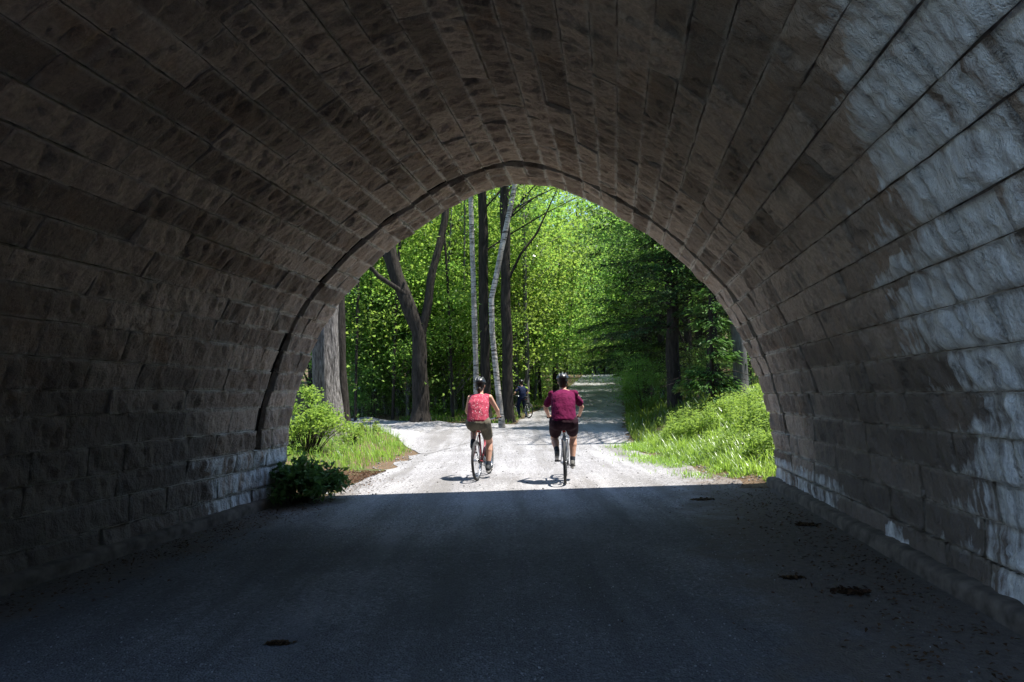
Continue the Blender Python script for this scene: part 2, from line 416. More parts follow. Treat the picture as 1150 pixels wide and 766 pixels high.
ne[:, 1] += (fbm(tt * 6, tt * 0, 21) - .5) * .5; fe[:, 1] += (fbm(tt * 6, tt * 0, 22) - .5) * .5
strip('side_path', tt, None, None, .020, 40, M['gravel'], [(a, b) for a, b in zip(ne, fe)])
me = np_mesh('lake', [(-260, -150, -.9), (-7, -150, -.9), (-7, 300, -.9), (-260, 300, -.9)], [(0, 1, 2, 3)])  # stretch on the near side is added to reflect sky light into the arch
tag(link('lake', me, M['water']), kind='structure')

# ------------------------------------------------------------------ the stone bridge
prof_h = np.array([-.25, 0, .5, 1.0, 1.43, 2.0, 2.3, 2.65, 2.95, 3.3, 3.57, 3.84, 4.12, 4.36, 4.52, 4.605, 4.65])
prof_w = np.array([3.66, 3.66, 3.66, 3.60, 3.51, 3.31, 3.18, 3.00, 2.78, 2.46, 2.17, 1.83, 1.40, .99, .62, .33, 0])
def catmull(P, n):
    P = np.array(P); P = np.vstack([2 * P[0] - P[1], P, 2 * P[-1] - P[-2]]); out = []
    for i in range(1, len(P) - 2):
        for t in np.linspace(0, 1, n, endpoint=False):
            out.append(.5 * ((2 * P[i]) + (-P[i - 1] + P[i + 1]) * t + (2 * P[i - 1] - 5 * P[i] + 4 * P[i + 1] - P[i + 2]) * t * t + (-P[i - 1] + 3 * P[i] - 3 * P[i + 1] + P[i + 2]) * t ** 3))
    out.append(P[-2]); return np.array(out)
half = catmull(np.stack([prof_w, prof_h], 1), 12)
full = np.vstack([half * [-1, 1], half[::-1][1:]])      # left foot -> crown -> right foot
for _ in range(6):
    full[1:-1] = .25 * full[:-2] + .5 * full[1:-1] + .25 * full[2:]
seg = np.linalg.norm(np.diff(full, axis=0), axis=1); SA = np.concatenate([[0], np.cumsum(seg)]); SL = SA[-1]
tg = np.gradient(full, SA, axis=0); tg /= np.linalg.norm(tg, axis=1)[:, None]
def P_arch(s, t, d=0):                                  # arc length, distance along the tunnel, height off the face (inwards)
    w = np.interp(s, SA, full[:, 0]); h = np.interp(s, SA, full[:, 1])
    tx = np.interp(s, SA, tg[:, 0]); tz = np.interp(s, SA, tg[:, 1])
    nxv, nzv = tz, -tx                                   # inward normal
    return np.stack([.25 + w + nxv * d + TA * (t - YE), t, h + nzv * d], -1)
YN, YJ = 2.4, 9.40                                      # near face, dark expansion joint
JW = .082
NC = 49
bridge = thing('stone_bridge', 'arched granite block bridge tunnel over the gravel road', 'bridge', (0, 0, 0))
V, Q, TI, LI, SE, UV, DA = [], [], [], [], [], [], []
vb = 0
edges_s = np.linspace(0, SL, NC + 1)
edges_s[1:-1] += RNG.uniform(-.02, .02, NC - 1)
def lime_field(s, t):
    f = np.zeros_like(s)
    sr = SL - s                                           # distance up from the right foot
    T1 = np.interp(sr, [0, .5, 1, 1.6, 2.4, 3.2, 3.7, 4.3, 5.0, 5.8, 6.4], [5.05, 5.05, 5.15, 5.3, 5.2, 4.95, 4.4, 4.0, 3.8, 3.6, 3.3])
    f = np.maximum(f, sstep(.75, -1.3, t - T1) * sstep(7.0, 5.6, sr) * 1.0)
    f = np.maximum(f, .55 * sstep(.9, -.1, t - T1) * sstep(2.2, 1.2, sr))
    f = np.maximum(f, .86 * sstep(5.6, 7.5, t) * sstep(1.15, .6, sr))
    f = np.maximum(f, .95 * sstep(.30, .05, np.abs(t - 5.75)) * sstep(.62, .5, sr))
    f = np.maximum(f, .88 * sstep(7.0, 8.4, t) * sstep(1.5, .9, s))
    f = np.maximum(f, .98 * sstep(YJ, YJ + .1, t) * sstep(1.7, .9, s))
    f = np.maximum(f, .30 * sstep(6.0, 5.2, t) * sstep(1.2, .2, np.abs(s - 4.4)))
    return f
def block(s0, s1, t0, t1, g, seedv):
    global vb
    ns = max(8, int((s1 - s0) / .027)); nt = max(5, int((t1 - t0) / .032))
    us = np.concatenate([[0, 0], np.linspace(0, 1, ns), [1, 1]]); ut = np.concatenate([[0, 0], np.linspace(0, 1, nt), [1, 1]])
    gr = .006
    S = s0 + g + (s1 - s0 - 2 * g) * us; Tt = t0 + g + (t1 - t0 - 2 * g) * ut
    S[1] -= 0; SS, TT = np.meshgrid(S, Tt, indexing='ij')
    es = np.minimum(SS - S[0], S[-1] - SS); et = np.minimum(TT - Tt[0], Tt[-1] - TT)
    e = np.minimum(es, et)
    off = RNG.normal(0, .009); tls, tlt = RNG.normal(0, .03), RNG.normal(0, .008)
    a, b = (SS - (s0 + s1) / 2), (TT - (t0 + t1) / 2)
    d = off - .022 + a * tls * 2 + b * tlt
    d += .016 * sstep(0, .05, e)                              # pitched face
    rk = fbm(TT * 8.5 + a * 2.5, SS * 3.6, seedv, 4) - .5
    rk2 = np.abs(fbm(TT * 5 + 31, SS * 4, seedv + 9, 3) - .5)
    pit = fbm(TT * 17 + SS * 1.5, SS * 6, seedv + 21, 3)
    d += (rk * .075 - rk2 * .05 - .026 * sstep(.60, .66, pit)) * sstep(0, .04, e)
    d += (fbm(TT * 24, SS * 20, seedv + 3, 2) - .5) * .016
    d = np.maximum(d, -.038)
    # back rows make the side of the stone
    I = np.arange(len(us)); J = np.arange(len(ut))
    edge = (I[:, None] == 0) | (I[:, None] == len(us) - 1) | (J[None, :] == 0) | (J[None, :] == len(ut) - 1)
    d = np.where(edge, -.09, d)
    SS2 = SS + (fbm(TT * 5, SS * 5, seedv + 5, 2) - .5) * .014; TT2 = TT + (fbm(TT * 5, SS * 5, seedv + 6, 2) - .5) * .02
    if t1 > YE - .02: TT2 = np.minimum(TT2, YE)
    P = P_arch(SS2, TT2, d)
    n = SS.size
    V.append(P.reshape(-1, 3)); Q.append(grid_quads(len(us), len(ut)) + vb); vb += n
    tn = RNG.random()
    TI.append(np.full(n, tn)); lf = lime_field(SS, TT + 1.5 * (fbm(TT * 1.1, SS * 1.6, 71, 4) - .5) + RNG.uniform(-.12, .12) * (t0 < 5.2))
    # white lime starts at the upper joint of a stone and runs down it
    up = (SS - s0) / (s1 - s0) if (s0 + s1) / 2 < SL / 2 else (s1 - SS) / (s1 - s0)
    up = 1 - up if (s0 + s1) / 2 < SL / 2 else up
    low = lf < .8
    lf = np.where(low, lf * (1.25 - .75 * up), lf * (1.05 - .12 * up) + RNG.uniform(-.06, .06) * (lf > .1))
    LI.append(lf.ravel())
    se = np.maximum(sstep(.030, .004, es), .55 * sstep(.022, .004, et)) * (.45 + .65 * sstep(6.8, 9.0, TT)) * sstep(2.5, 4.5, TT)
    SE.append(se.ravel()); DA.append((sstep(3.4, .8, np.minimum(SS, SL - SS)) * sstep(9.4, 7.6, TT)).ravel()); UV.append(np.stack([TT.ravel(), SS.ravel()], 1))  # DA masks the painted wall shade: low courses, fading out towards the far mouth
for c in range(NC):
    s0, s1 = edges_s[c], edges_s[c + 1]
    t = YN - RNG.uniform(0, .5); first = True
    cuts = [YN]
    t = YN + RNG.uniform(.3, .9)
    while t < YJ - JW - .3:
        cuts.append(t); t += RNG.uniform(.45, 1.15)
    cuts.append(YJ - JW)
    for k in range(len(cuts) - 1): block(s0, s1, cuts[k], cuts[k + 1], .005, 40 + c * 31 + k)
    if min(s0, SL - s1) > 1.0 - .02:
        a0 = YJ + JW
    else: a0 = YJ - JW + .004
    m = a0 + (YE - a0) * RNG.choice([.36, .5, .62])
    if RNG.random() < .72:
        block(s0, s1, a0, m, .005, 900 + c); block(s0, s1, m, YE, .005, 1300 + c)
    else: block(s0, s1, a0, YE, .005, 1700 + c)
Va = np.vstack(V); Qa = np.vstack(Q)[:, ::-1]
link('vault', np_mesh('vault', Va, Qa, dict(tint=np.concatenate(TI), lime=np.concatenate(LI), seam=np.concatenate(SE), painted_shade=np.concatenate(DA)), np.vstack(UV), smooth=True), M['stone'], bridge)
ss = np.linspace(0, SL, 160)
for ta, tb in ((YN, YJ - JW - .004), (YJ + JW + .004, YE)):
    S2, T2 = np.meshgrid(ss, np.linspace(ta, tb, 30), indexing='ij')
    link('mortar_lining', np_mesh('mortar_lining', P_arch(S2, T2, -.046), grid_quads(160, 30)[:, ::-1], smooth=True), M['mortar'], bridge)
# dark joint filler: a strip sunk between the barrel and the last ring
sj = np.linspace(.6, SL - .6, 220); cols = []
for tv, dv in ((YJ - JW - .012, -.085), (YJ - JW + .02, -.085), (YJ + JW - .02, -.085), (YJ + JW + .012, -.085)):
    cols.append(P_arch(sj, np.full_like(sj, tv) + (fbm(sj * 3, sj * 0, 77, 2) - .5) * .01, dv))
link('expansion_joint', np_mesh('expansion_joint', np.stack(cols, 1), grid_quads(220, 4)[:, ::-1], smooth=True), M['joint'], bridge)
# footings
for sgn in (-1, 1):
    fb = MB(); ysf = np.arange(YN, YE + .05, .12); prf = [(3.59, .135), (3.565, .122), (3.555, .09), (3.55, -.3)]
    rows = []
    for y in ysf:
        rows.append([(.25 + sgn * (w + (fbm(np.array([y * 3.]), np.array([i * 1.3 + sgn]), 61)[0] - .5) * .022) + TA * (y - YE), y,
                      h + (fbm(np.array([y * 2.]), np.array([i + 5.0 + sgn]), 66)[0] - .5) * .022) for i, (w, h) in enumerate([(3.74, .142)] + prf)])
    R = np.array(rows); q = grid_quads(len(ysf), 5)
    link('footing', np_mesh('footing', R, q if sgn < 0 else q[:, ::-1], smooth=True), M['footing'], bridge)
# spandrel walls, parapets and deck
def face(y0, y1, name):
    s = np.linspace(0, SL, 90)
    inn = P_arch(s, np.full_like(s, YE), -.05)[:, [0, 2]] - [TA * 0, 0]
    cx = .25
    out = []
    for i in range(len(s)):
        ang = PI - PI * i / (len(s) - 1)
        dx, dz = math.cos(ang), math.sin(ang); k = min(15 / max(abs(dx), 1e-6), 5.7 / max(dz, 1e-6))
        out.append((cx + dx * k, -.3 + dz * k if dz > 1e-4 else -.3))
    out = np.array(out)
    def at_y(P, y): return np.stack([P[:, 0] + TA * (y - YE), np.full(len(P), y), P[:, 1]], 1)
    n = len(s); A = at_y(inn, y0), at_y(out, y0), at_y(out, y1), at_y(inn, y1)
    V = np.vstack(A); q = []
    for a in range(4):
        b = (a + 1) % 4
        for i in range(n - 1): q.append((a * n + i, a * n + i + 1, b * n + i + 1, b * n + i))
    return link(name, np_mesh(name, V, q), M['footing'], bridge)
face(YE - .45, YE - .01, 'spandrel_wall'); face(YN + .01, YN + .45, 'spandrel_wall')
b = MB(); b.box((0, (YE + YN) / 2, 5.25), (31, YE - YN - .9, .3)); b.build('deck', M['footing'], bridge)
for y in (YE - .25, YN + .25):
    b = MB(); b.box((TA * (y - YE), y, 5.82), (31, .46, .83)); b.box((TA * (y - YE), y, 6.31), (31, .56, .16)); b.build('parapet', M['footing'], bridge)

# ------------------------------------------------------------------ loose stones, litter
def stones(name, n, sampler, smin, smax, mat, flat=.6):
    ico = np.array([(0, 0, 1), (.89, 0, .45), (.28, .85, .45), (-.72, .53, .45), (-.72, -.53, .45), (.28, -.85, .45), (.72, .53, -.45), (-.28, .85, -.45), (-.89, 0, -.45), (-.28, -.85, -.45), (.72, -.53, -.45), (0, 0, -1)])
    fc = np.array([(0, 1, 2), (0, 2, 3), (0, 3, 4), (0, 4, 5), (0, 5, 1), (1, 6, 2), (2, 7, 3), (3, 8, 4), (4, 9, 5), (5, 10, 1), (6, 7, 2), (7, 8, 3), (8, 9, 4), (9, 10, 5), (10, 6, 1), (6, 11, 7), (7, 11, 8), (8, 11, 9), (9, 11, 10), (10, 11, 6)])
    xy = sampler(n); n = len(xy)
    sz = smin + (smax - smin) * RNG.random(n) ** 3
    base = ico[None] * (1 + RNG.uniform(-.3, .3, (n, 12, 1))) * sz[:, None, None] * np.array([1, 1, flat])
    a = RNG.uniform(0, 2 * PI, n); c, s = np.cos(a)[:, None], np.sin(a)[:, None]
    X = base[..., 0] * c - base[..., 1] * s * .8 + xy[:, 0, None]; Y = base[..., 0] * s + base[..., 1] * c * .8 + xy[:, 1, None]
    Z = base[..., 2] + (ground(xy[:, 0], xy[:, 1]) + .014)[:, None] + sz[:, None] * flat * .35
    V = np.stack([X, Y, Z], -1).reshape(-1, 3); Qf = (fc[None] + 12 * np.arange(n)[:, None, None]).reshape(-1, 3)
    return tag(link(name, np_mesh(name, V, Qf), mat), kind='stuff')
def samp_tunnel(n):
    y = 2.6 + 9 * RNG.random(n) ** 1.6; q = RNG.uniform(-3.3, 3.35, n); ok = fbm(q * 1.1, y * .5, 33) > .35 + .25 * RNG.random(n); return np.stack([q + TA * (y - YE), y], 1)[ok]
o = stones('gravel', 9000, samp_tunnel, .0025, .009, M['stonebit']); tag(o, 'loose grey gravel grains scattered on the shaded road under the arch', 'gravel')
def samp_sun(n):
    y = RNG.uniform(10.4, 30, n); q = qleft(y) + RNG.random(n) * (qright(y) - qleft(y)); return np.stack([q + TA * (y - YE), y], 1)
o = stones('gravel', 1500, samp_sun, .005, .022, M['stonebit']); tag(o, 'scattered small stones on the sunlit gravel road outside the arch', 'gravel')
def samp_edge(n):
    y = RNG.uniform(10.4, 20, n); sd = RNG.random(n) < .55
    q = np.where(sd, qright(y) + RNG.normal(.15, .3, n), qleft(y) + RNG.normal(-.15, .3, n)); return np.stack([q + TA * (y - YE), y], 1)
o = stones('gravel', 1100, samp_edge, .005, .03, M['stonebit']); tag(o, 'loose stones along the sunlit edges of the gravel road', 'gravel')

# ------------------------------------------------------------------ leaves
def leaves(name, C, D, Nn, L, W, fold=.15, tint=None):
    C = np.asarray(C, float); n = len(C)
    D = D / np.linalg.norm(D, axis=1)[:, None]
    S = np.cross(D, Nn); S /= np.maximum(np.linalg.norm(S, axis=1), 1e-6)[:, None]; U = np.cross(S, D)
    L = np.broadcast_to(L, n)[:, None]; W = np.broadcast_to(W, n)[:, None]
    v0 = C - D * L * .5; v2 = C + D * L * .5 - U * L * fold
    m = C + D * L * -.05 + U * L * fold * .4
    v1 = m + S * W * .5; v3 = m - S * W * .5
    V = np.stack([v0, v1, v2, v3], 1).reshape(-1, 3); Qf = np.arange(4 * n).reshape(n, 4)
    tint = RNG.random(n) if tint is None else tint
    return np_mesh(name, V, Qf, dict(tint=np.repeat(tint, 4)))
def rnd_dir(n, flat=1.0):
    d = RNG.normal(0, 1, (n, 3)); d[:, 2] *= flat; return d / np.linalg.norm(d, axis=1)[:, None]
def crown_mesh(name, R, z0, z1, nclump, per, leaf, seed, spread=.55, hollow=.35):
    global RNG
    keep = RNG; RNG = np.random.default_rng(seed)
    d = rnd_dir(nclump); r = (hollow + (1 - hollow) * RNG.random(nclump) ** .6)
    lump = 1 + .45 * np.sin(3 * np.arctan2(d[:, 1], d[:, 0]) + seed) * np.cos(2.3 * d[:, 2] + seed)
    cc = d * (r * lump)[:, None] * np.array([R, R, (z1 - z0) / 2]) + np.array([0, 0, (z0 + z1) / 2])
    sz = spread * (.6 + .9 * RNG.random(nclump))
    n = nclump * per
    ci = np.repeat(np.arange(nclump), per)
    P = cc[ci] + RNG.normal(0, 1, (n, 3)) * sz[ci][:, None] * np.array([1, 1, .34])
    P[:, 2] -= .12 * ((P[:, 0] - cc[ci, 0]) ** 2 + (P[:, 1] - cc[ci, 1]) ** 2) / sz[ci]
    nn = rnd_dir(n) * .75 + np.array([0, 0, 1.0]); dd = rnd_dir(n, .45); dd[:, 2] -= .25
    me = leaves(name, P, dd, nn, leaf * RNG.uniform(.7, 1.25, n), leaf * RNG.uniform(.5, .85, n), .18, np.clip(RNG.random(n) * .7 + RNG.random(nclump)[ci] * .4, 0, 1))
    RNG = keep
    return me, cc
def trunk_mb(pts, rads, seed, n=14, wob=.22):
    mb = MB(); P = [Vector(p) for p in pts]
    # resample with a little waviness
    out, rr = [], []
    for i in range(len(P) - 1):
        L = (P[i + 1] - P[i]).length; k = max(2, int(L / .35))
        for j in range(k):
            t = j / k; p = P[i].lerp(P[i + 1], t); r = rads[i] * (1 - t) + rads[i + 1] * t
            w = r * .25
            out.append(p + Vector((mnoise.noise((p.z * .7, seed, 0)) * w, mnoise.noise((p.z * .7, seed, 9)) * w, 0))); rr.append(r)
    out.append(P[-1]); rr.append(rads[-1])
    mb.tube(out, rr, n, True, wob, seed)
    return mb
def limbs(mb, stem, cc, k, r0, seed):
    rnd = random.Random(seed); cs = list(range(len(cc))); rnd.shuffle(cs)
    for i in cs[:k]:
        c = Vector(cc[i]); zz = max(stem[0][2] + .8, c.z - rnd.uniform(.8, 2.2) - .25 * math.hypot(c.x, c.y))
        # point on the stem at that height
        s = Vector(stem[-1])
        for a, b2 in zip(stem[:-1], stem[1:]):
            if a[2] <= zz <= b2[2]: s = Vector(a).lerp(Vector(b2), (zz - a[2]) / max(b2[2] - a[2], 1e-5)); break
        mid = s.lerp(c, .5) + Vector((rnd.uniform(-.2, .2), rnd.uniform(-.2, .2), .25))
        r = r0 * rnd.uniform(.6, 1.1)
        mb.tube([s, s.lerp(mid, .5) + Vector((0, 0, .05)), mid, mid.lerp(c, .6), c], [r, r * .8, r * .6, r * .4, r * .15], 6, False)
CR = {}
def crown(kind, v):
    key = (kind, v)
    if key not in CR:
        if kind == 'near': CR[key] = crown_mesh('crown', 3.4, 3.0, 12.5, 80, 140, .125, 100 + v, .62)
        if kind == 'open': CR[key] = crown_mesh('crown', 2.7, 3.6, 12.0, 34, 100, .125, 400 + v, .55)
        if kind == 'low': CR[key] = crown_mesh('crown', 2.4, .9, 6.5, 56, 125, .11, 200 + v, .5)
        if kind == 'far': CR[key] = crown_mesh('crown', 4.2, 2.2, 17, 95, 62, .26, 300 + v, .85)
    return CR[key]
TREES = []
def broad(loc, kind, v, sc, rz, label, group=None, mat='maple', bark='bark2', tr=.16, name='leafy_tree', H=None):
    me, cc = crown(kind, v)
    t = thing(name, label, 'tree', loc, rz, group); t.scale = (sc, sc, sc)
    key = ('trunk', kind, v, bark)
    if key not in CR:
        top = {'near': 11.5, 'low': 5.6, 'far': 15.0}[kind]; r = {'near': .17, 'low': .06, 'far': .22}[kind]
        rr = random.Random(v * 7 + len(kind))
        stem = [(0, 0, -.4), (0, 0, 0), (rr.uniform(-.1, .1), rr.uniform(-.1, .1), top * .25), (rr.uniform(-.25, .25), rr.uniform(-.25, .25), top * .6), (rr.uniform(-.4, .4), rr.uniform(-.4, .4), top)]
        mb = trunk_mb(stem, [r * 1.5, r * 1.25, r, r * .65, r * .15], v, 10)
        limbs(mb, stem, cc, 22 if kind != 'low' else 14, r * .35, v)
        CR[key] = mb.mesh('trunk')
    # one mesh per leaf colour
    mk = ('crownmat', kind, v, mat)
    if mk not in CR: m2 = me.copy(); m2.materials.clear(); m2.materials.append(M[mat]); CR[mk] = m2
    link('trunk', CR[key], M[bark], t); link('crown', CR[mk], None, t)
    TREES.append((t.location.x, t.location.y))
    return t
def conifer_mesh(R, z0, H, seed, dens=1.0, leaf=.17):
    global RNG
    keep = RNG; RNG = np.random.default_rng(seed); rnd = random.Random(seed)
    C, D, N_, mb = [], [], [], MB()
    z = z0
    while z < H - .3:
        f = (H - z) / (H - z0); L0 = R * (f ** .75) * rnd.uniform(.75, 1.1)
        for k in range(rnd.randint(4, 6)):
            a = rnd.uniform(0, 2 * PI); L = L0 * rnd.uniform(.6, 1.1); dz = rnd.uniform(-.1, .15)
            n = int(L * 48 * dens) + 6
            t = np.sqrt(RNG.random(n)) * .97 + .03
            out = t * L; droop = dz * out + .12 * out - .085 * out ** 2 * (2.2 / R)
            lat = RNG.normal(0, 1, n) * (.10 + .26 * (1 - t) * L * .5 + .08)
            x = out * math.cos(a) - lat * math.sin(a); y = out * math.sin(a) + lat * math.cos(a)
            zz = z + droop - np.abs(lat) * .25 + RNG.normal(0, .05, n)
            C.append(np.stack([x, y, zz], 1))
            sd = np.sign(lat) * RNG.uniform(.3, 1.1, n)
            dd = np.stack([math.cos(a) - sd * math.sin(a), math.sin(a) + sd * math.cos(a), -.35 + RNG.normal(0, .25, n)], 1); D.append(dd)
            N_.append(rnd_dir(n) * .55 + np.array([0, 0, 1]))
            e = L * .8
            mb.tube([(0, 0, z), (e * .5 * math.cos(a), e * .5 * math.sin(a), z + (dz + .12) * e * .5 - .085 * e * e * .25 * (2.2 / R)), (e * math.cos(a), e * math.sin(a), z + (dz + .12) * e - .085 * e * e * (2.2 / R))], [.03 * f + .008, .018 * f + .006, .004], 5, False)
        z += rnd.uniform(.28, .46)
    C, D, N_ = np.vstack(C), np.vstack(D), np.vstack(N_); n = len(C)
    me = leaves('crown', C, D, N_, leaf * RNG.uniform(.7, 1.5, n), leaf * .30 * RNG.uniform(.7, 1.3, n), .1)
    stem = [(0, 0, -.5), (0, 0, 0), (0, 0, H * .5), (0, 0, H)]
    r = H * .0145; tb = trunk_mb(stem, [r * 1.5, r * 1.25, r * .75, .02], seed, 10); mb.v, mb.f, mb.sm  # limbs share the trunk mesh
    tb.add(mb.v, mb.f, True)
    # bare dead twigs under the live boughs
    for k in range(16):
        zz = rnd.uniform(1.0, z0 + .5); a = rnd.uniform(0, 2 * PI); L = rnd.uniform(.4, 1.3)
        tb.tube([(0, 0, zz), (L * .6 * math.cos(a), L * .6 * math.sin(a), zz + .05), (L * math.cos(a + .3), L * math.sin(a + .3), zz - .12)], [.014, .009, .003], 4, False)
    RNG = keep
    return me, tb.mesh('trunk')
CF = {}
def conifer(loc, v, sc, rz, label, group=None, spec=(2.9, 2.2, 15.0, 1.0, .17), mat='needle', name='conifer_tree'):
    key = (v, spec)
    if key not in CF: CF[key] = conifer_mesh(*spec[:3], 500 + v, *spec[3:])
    t = thing(name, label, 'tree', loc, rz, group); t.scale = (sc, sc, sc)
    link('trunk', CF[key][1], M['bark2'], t)
    mk = (key, mat)
    if mk not in CF: m2 = CF[key][0].copy(); m2.materials.clear(); m2.materials.append(M[mat]); CF[mk] = m2
    link('crown', CF[mk], None, t)
    return t
def px_tree(name, label, line, Y, wpx, bark, crown_at=None, kind='near', v=0, mat='maple', extra=(), topH=14, group=None, flare=1.35, csc=1.0, wob=.22, nseg=16):
    """a tree whose stem follows a line seen in the photo at distance Y; goes on upwards out of sight"""
    P = [at(px, py, Y) for px, py in line]
    g = gz(P[0].x, P[0].y)
    base = Vector((P[0].x, P[0].y, g))
    loc = P[1:] if len(P) > 2 else [P[1]]
    rel = [Vector((0, 0, -.4)), Vector((0, 0, 0))]
    r = wpx * Y / F / 2
    rads = [r * flare * 1.25, r * flare]
    if loc[0].z - g > .9: rel.append(Vector(((loc[0].x - base.x) * .2, 0, .5))); rads.append(r * 1.06)
    for k, p in enumerate(loc):
        rel.append(p - base); rads.append(r * (1 - .12 * (k + 1) / len(loc)))
    d = (rel[-1] - rel[-2]).normalized(); d = (d + Vector((0, 0, .6))).normalized()
    if rel[-1].z < topH - 1:
        up = topH - rel[-1].z
        rel.append(rel[-1] + d * up * .5); rads.append(r * .62); rel.append(rel[-1] + Vector((.1, .2, up * .5))); rads.append(r * .18)
    t = thing(name, label, 'tree', base, 0, group)
    mb = trunk_mb(rel, rads, Y + wpx, nseg, wob)
    for br, bw in extra:
        Q_ = [at(px, py, Y + dy) - base for px, py, dy in br]; rb = bw * Y / F / 2
        Q2 = Q_ + [Q_[-1] + (Q_[-1] - Q_[-2]).normalized() * 1.6 + Vector((0, 0, .8))]
        b2 = trunk_mb(Q2, [rb * (1.1 - .5 * i / len(Q2)) for i in range(len(Q2) - 1)] + [rb * .3], bw + Y, 10, .15); mb.add(b2.v, b2.f, True)
    me, cc = crown('open', v % 4)
    c0 = rel[-2] if crown_at is None else Vector(crown_at)
    cz = c0.z - 7.5 * csc
    m2 = me.copy(); m2.materials.clear(); m2.materials.append(M[mat])
    co = np.empty(len(m2.vertices) * 3, np.float32); m2.vertices.foreach_get('co', co); co = co.reshape(-1, 3) * csc + np.array([c0.x, c0.y, cz]); m2.vertices.foreach_set('co', co.ravel())
    cc2 = np.array(cc) * csc + np.array([c0.x, c0.y, cz])
    limbs(mb, [tuple(p) for p in rel], cc2, 5 if bark == 'birch' else 14, r * .2 + .008, Y)
    mb.build('trunk', M[bark], t); link('crown', m2, None, t)
    return t

# --- trees that can be told apart
px_tree('oak_tree', 'thick ridged grey trunk lit on its right side beside the left end of the arch', [(369, 497), (367, 440), (366, 370), (368, 250)], 18, 31, 'bark', v=0, topH=17, flare=1.3, wob=.3, nseg=28, crown_at=(-.5, 1.5, 15))
px_tree('oak_tree', 'dark slimmer trunk standing just behind the thick grey trunk', [(386, 485), (384, 430), (381, 350), (380, 250)], 22, 13, 'bark2', v=1, topH=16, crown_at=(-1, 2, 13.5))
px_tree('forked_tree', 'big dark trunk forking into two limbs at the bend of the side path', [(472, 476), (472, 430), (470, 372), (446, 312)], 29, 18, 'bark2', v=2, topH=13, crown_at=(-2.5, 1.5, 12), csc=.8,
        extra=[([(470, 385, 0), (479, 350, 0), (484, 315, 0), (491, 285, .2), (500, 245, .4)], 10), ([(446, 316, 0), (438, 296, .2), (420, 262, .3)], 8), ([(470, 372, 0), (455, 330, -.2), (425, 310, -.5)], 6)])
px_tree('birch_tree', 'straight pale birch trunk left of the dark trunk behind the pink rider', [(535, 470), (534, 400), (532, 330), (529, 225)], 27, 6.3, 'birch', v=3, topH=15, crown_at=(1.2, -2, 13))
px_tree('leafy_tree', 'straight dark trunk between the two pale birches', [(546, 468), (545, 400), (543, 320), (542, 222)], 30, 11.5, 'bark2', v=4, topH=16, crown_at=(2.5, 3, 14))
px_tree('birch_tree', 'pale birch curving up to the right from behind the pink rider', [(564, 477), (557, 413), (553, 372), (552, 335), (563, 280), (577, 212)], 26, 6.5, 'birch', v=5, topH=15, crown_at=(2.5, 2, 13), wob=.15, flare=1.2)
px_tree('leafy_tree', 'dark upright trunk between the two riders on the grassy island', [(571, 470), (570, 400), (568, 330), (567, 240)], 29, 12, 'bark2', v=7, topH=16, crown_at=(2.5, 2, 14), extra=[([(568, 320, 0), (585, 285, 0), (603, 262, .2)], 3)])
px_tree('leafy_tree', 'thin grey trunk beside the person in dark clothes with a bicycle', [(592, 446), (592, 400), (590, 350), (589, 290)], 36, 5, 'bark3', v=0, topH=12, crown_at=(0, 1, 10))
px_tree('leafy_tree', 'thin dark trunk above the rider in maroon', [(624, 428), (624, 380), (626, 320), (627, 260)], 50, 6.5, 'bark2', v=1, topH=15, csc=1.2, crown_at=(0, 0, 13))
px_tree('leafy_tree', 'dark bare trunk leaning right by the left edge of the distant road', [(634, 425), (636, 390), (640, 350), (646, 290)], 54, 5, 'bark2', v=2, topH=15, csc=1.1, crown_at=(1, 0, 13))
for px0, px1, w_, Y_, lb in ((399, 402, 3.2, 30.5, 'slender dark stem nearest the two thick trunks at the left of the wood'), (420, 417, 2.6, 32, 'slender dark stem leaning left between the thick grey trunk and the forked tree'),
                             (441, 446, 3.4, 31, 'slender dark stem just left of the forked tree'), (509, 503, 3.0, 31.5, 'slender dark stem leaning left beside the straight pale birch'),
                             (520, 521, 2.4, 34, 'thinnest upright stem close to the straight pale birch'), (607, 601, 3.4, 44, 'slender dark stem between the navy clad person and the rider in maroon')):
    px_tree('slender_tree', lb, [(px0, 474 if Y_ < 40 else 446), (px0 * .6 + px1 * .4, 400), (px1, 320), (px1 * 2 - px0, 240)], Y_, w_, 'bark2' if w_ > 2.5 else 'bark3', v=int(px0) % 4, topH=13, csc=.6, crown_at=(.6, .6, 12), flare=1.15, nseg=10)
GS = 'thin saplings in the shady wood left of the forked tree'
for i, (px, py, w, Y) in enumerate([(408, 478, 2.2, 33), (422, 476, 2.6, 33.5), (434, 474, 2.2, 34), (458, 474, 2.8, 32.5), (500, 470, 2.4, 34), (512, 470, 2.2, 35), (521, 468, 2.6, 36)]):
    p = at(px, py, Y)
    broad((p.x, p.y, gz(p.x, p.y)), 'low', i % 3, random.uniform(1.0, 1.35), i * 1.1, 'thin sapling standing in the shade of the wood left of the birches', GS, 'maple', 'bark3', name='sapling_tree')

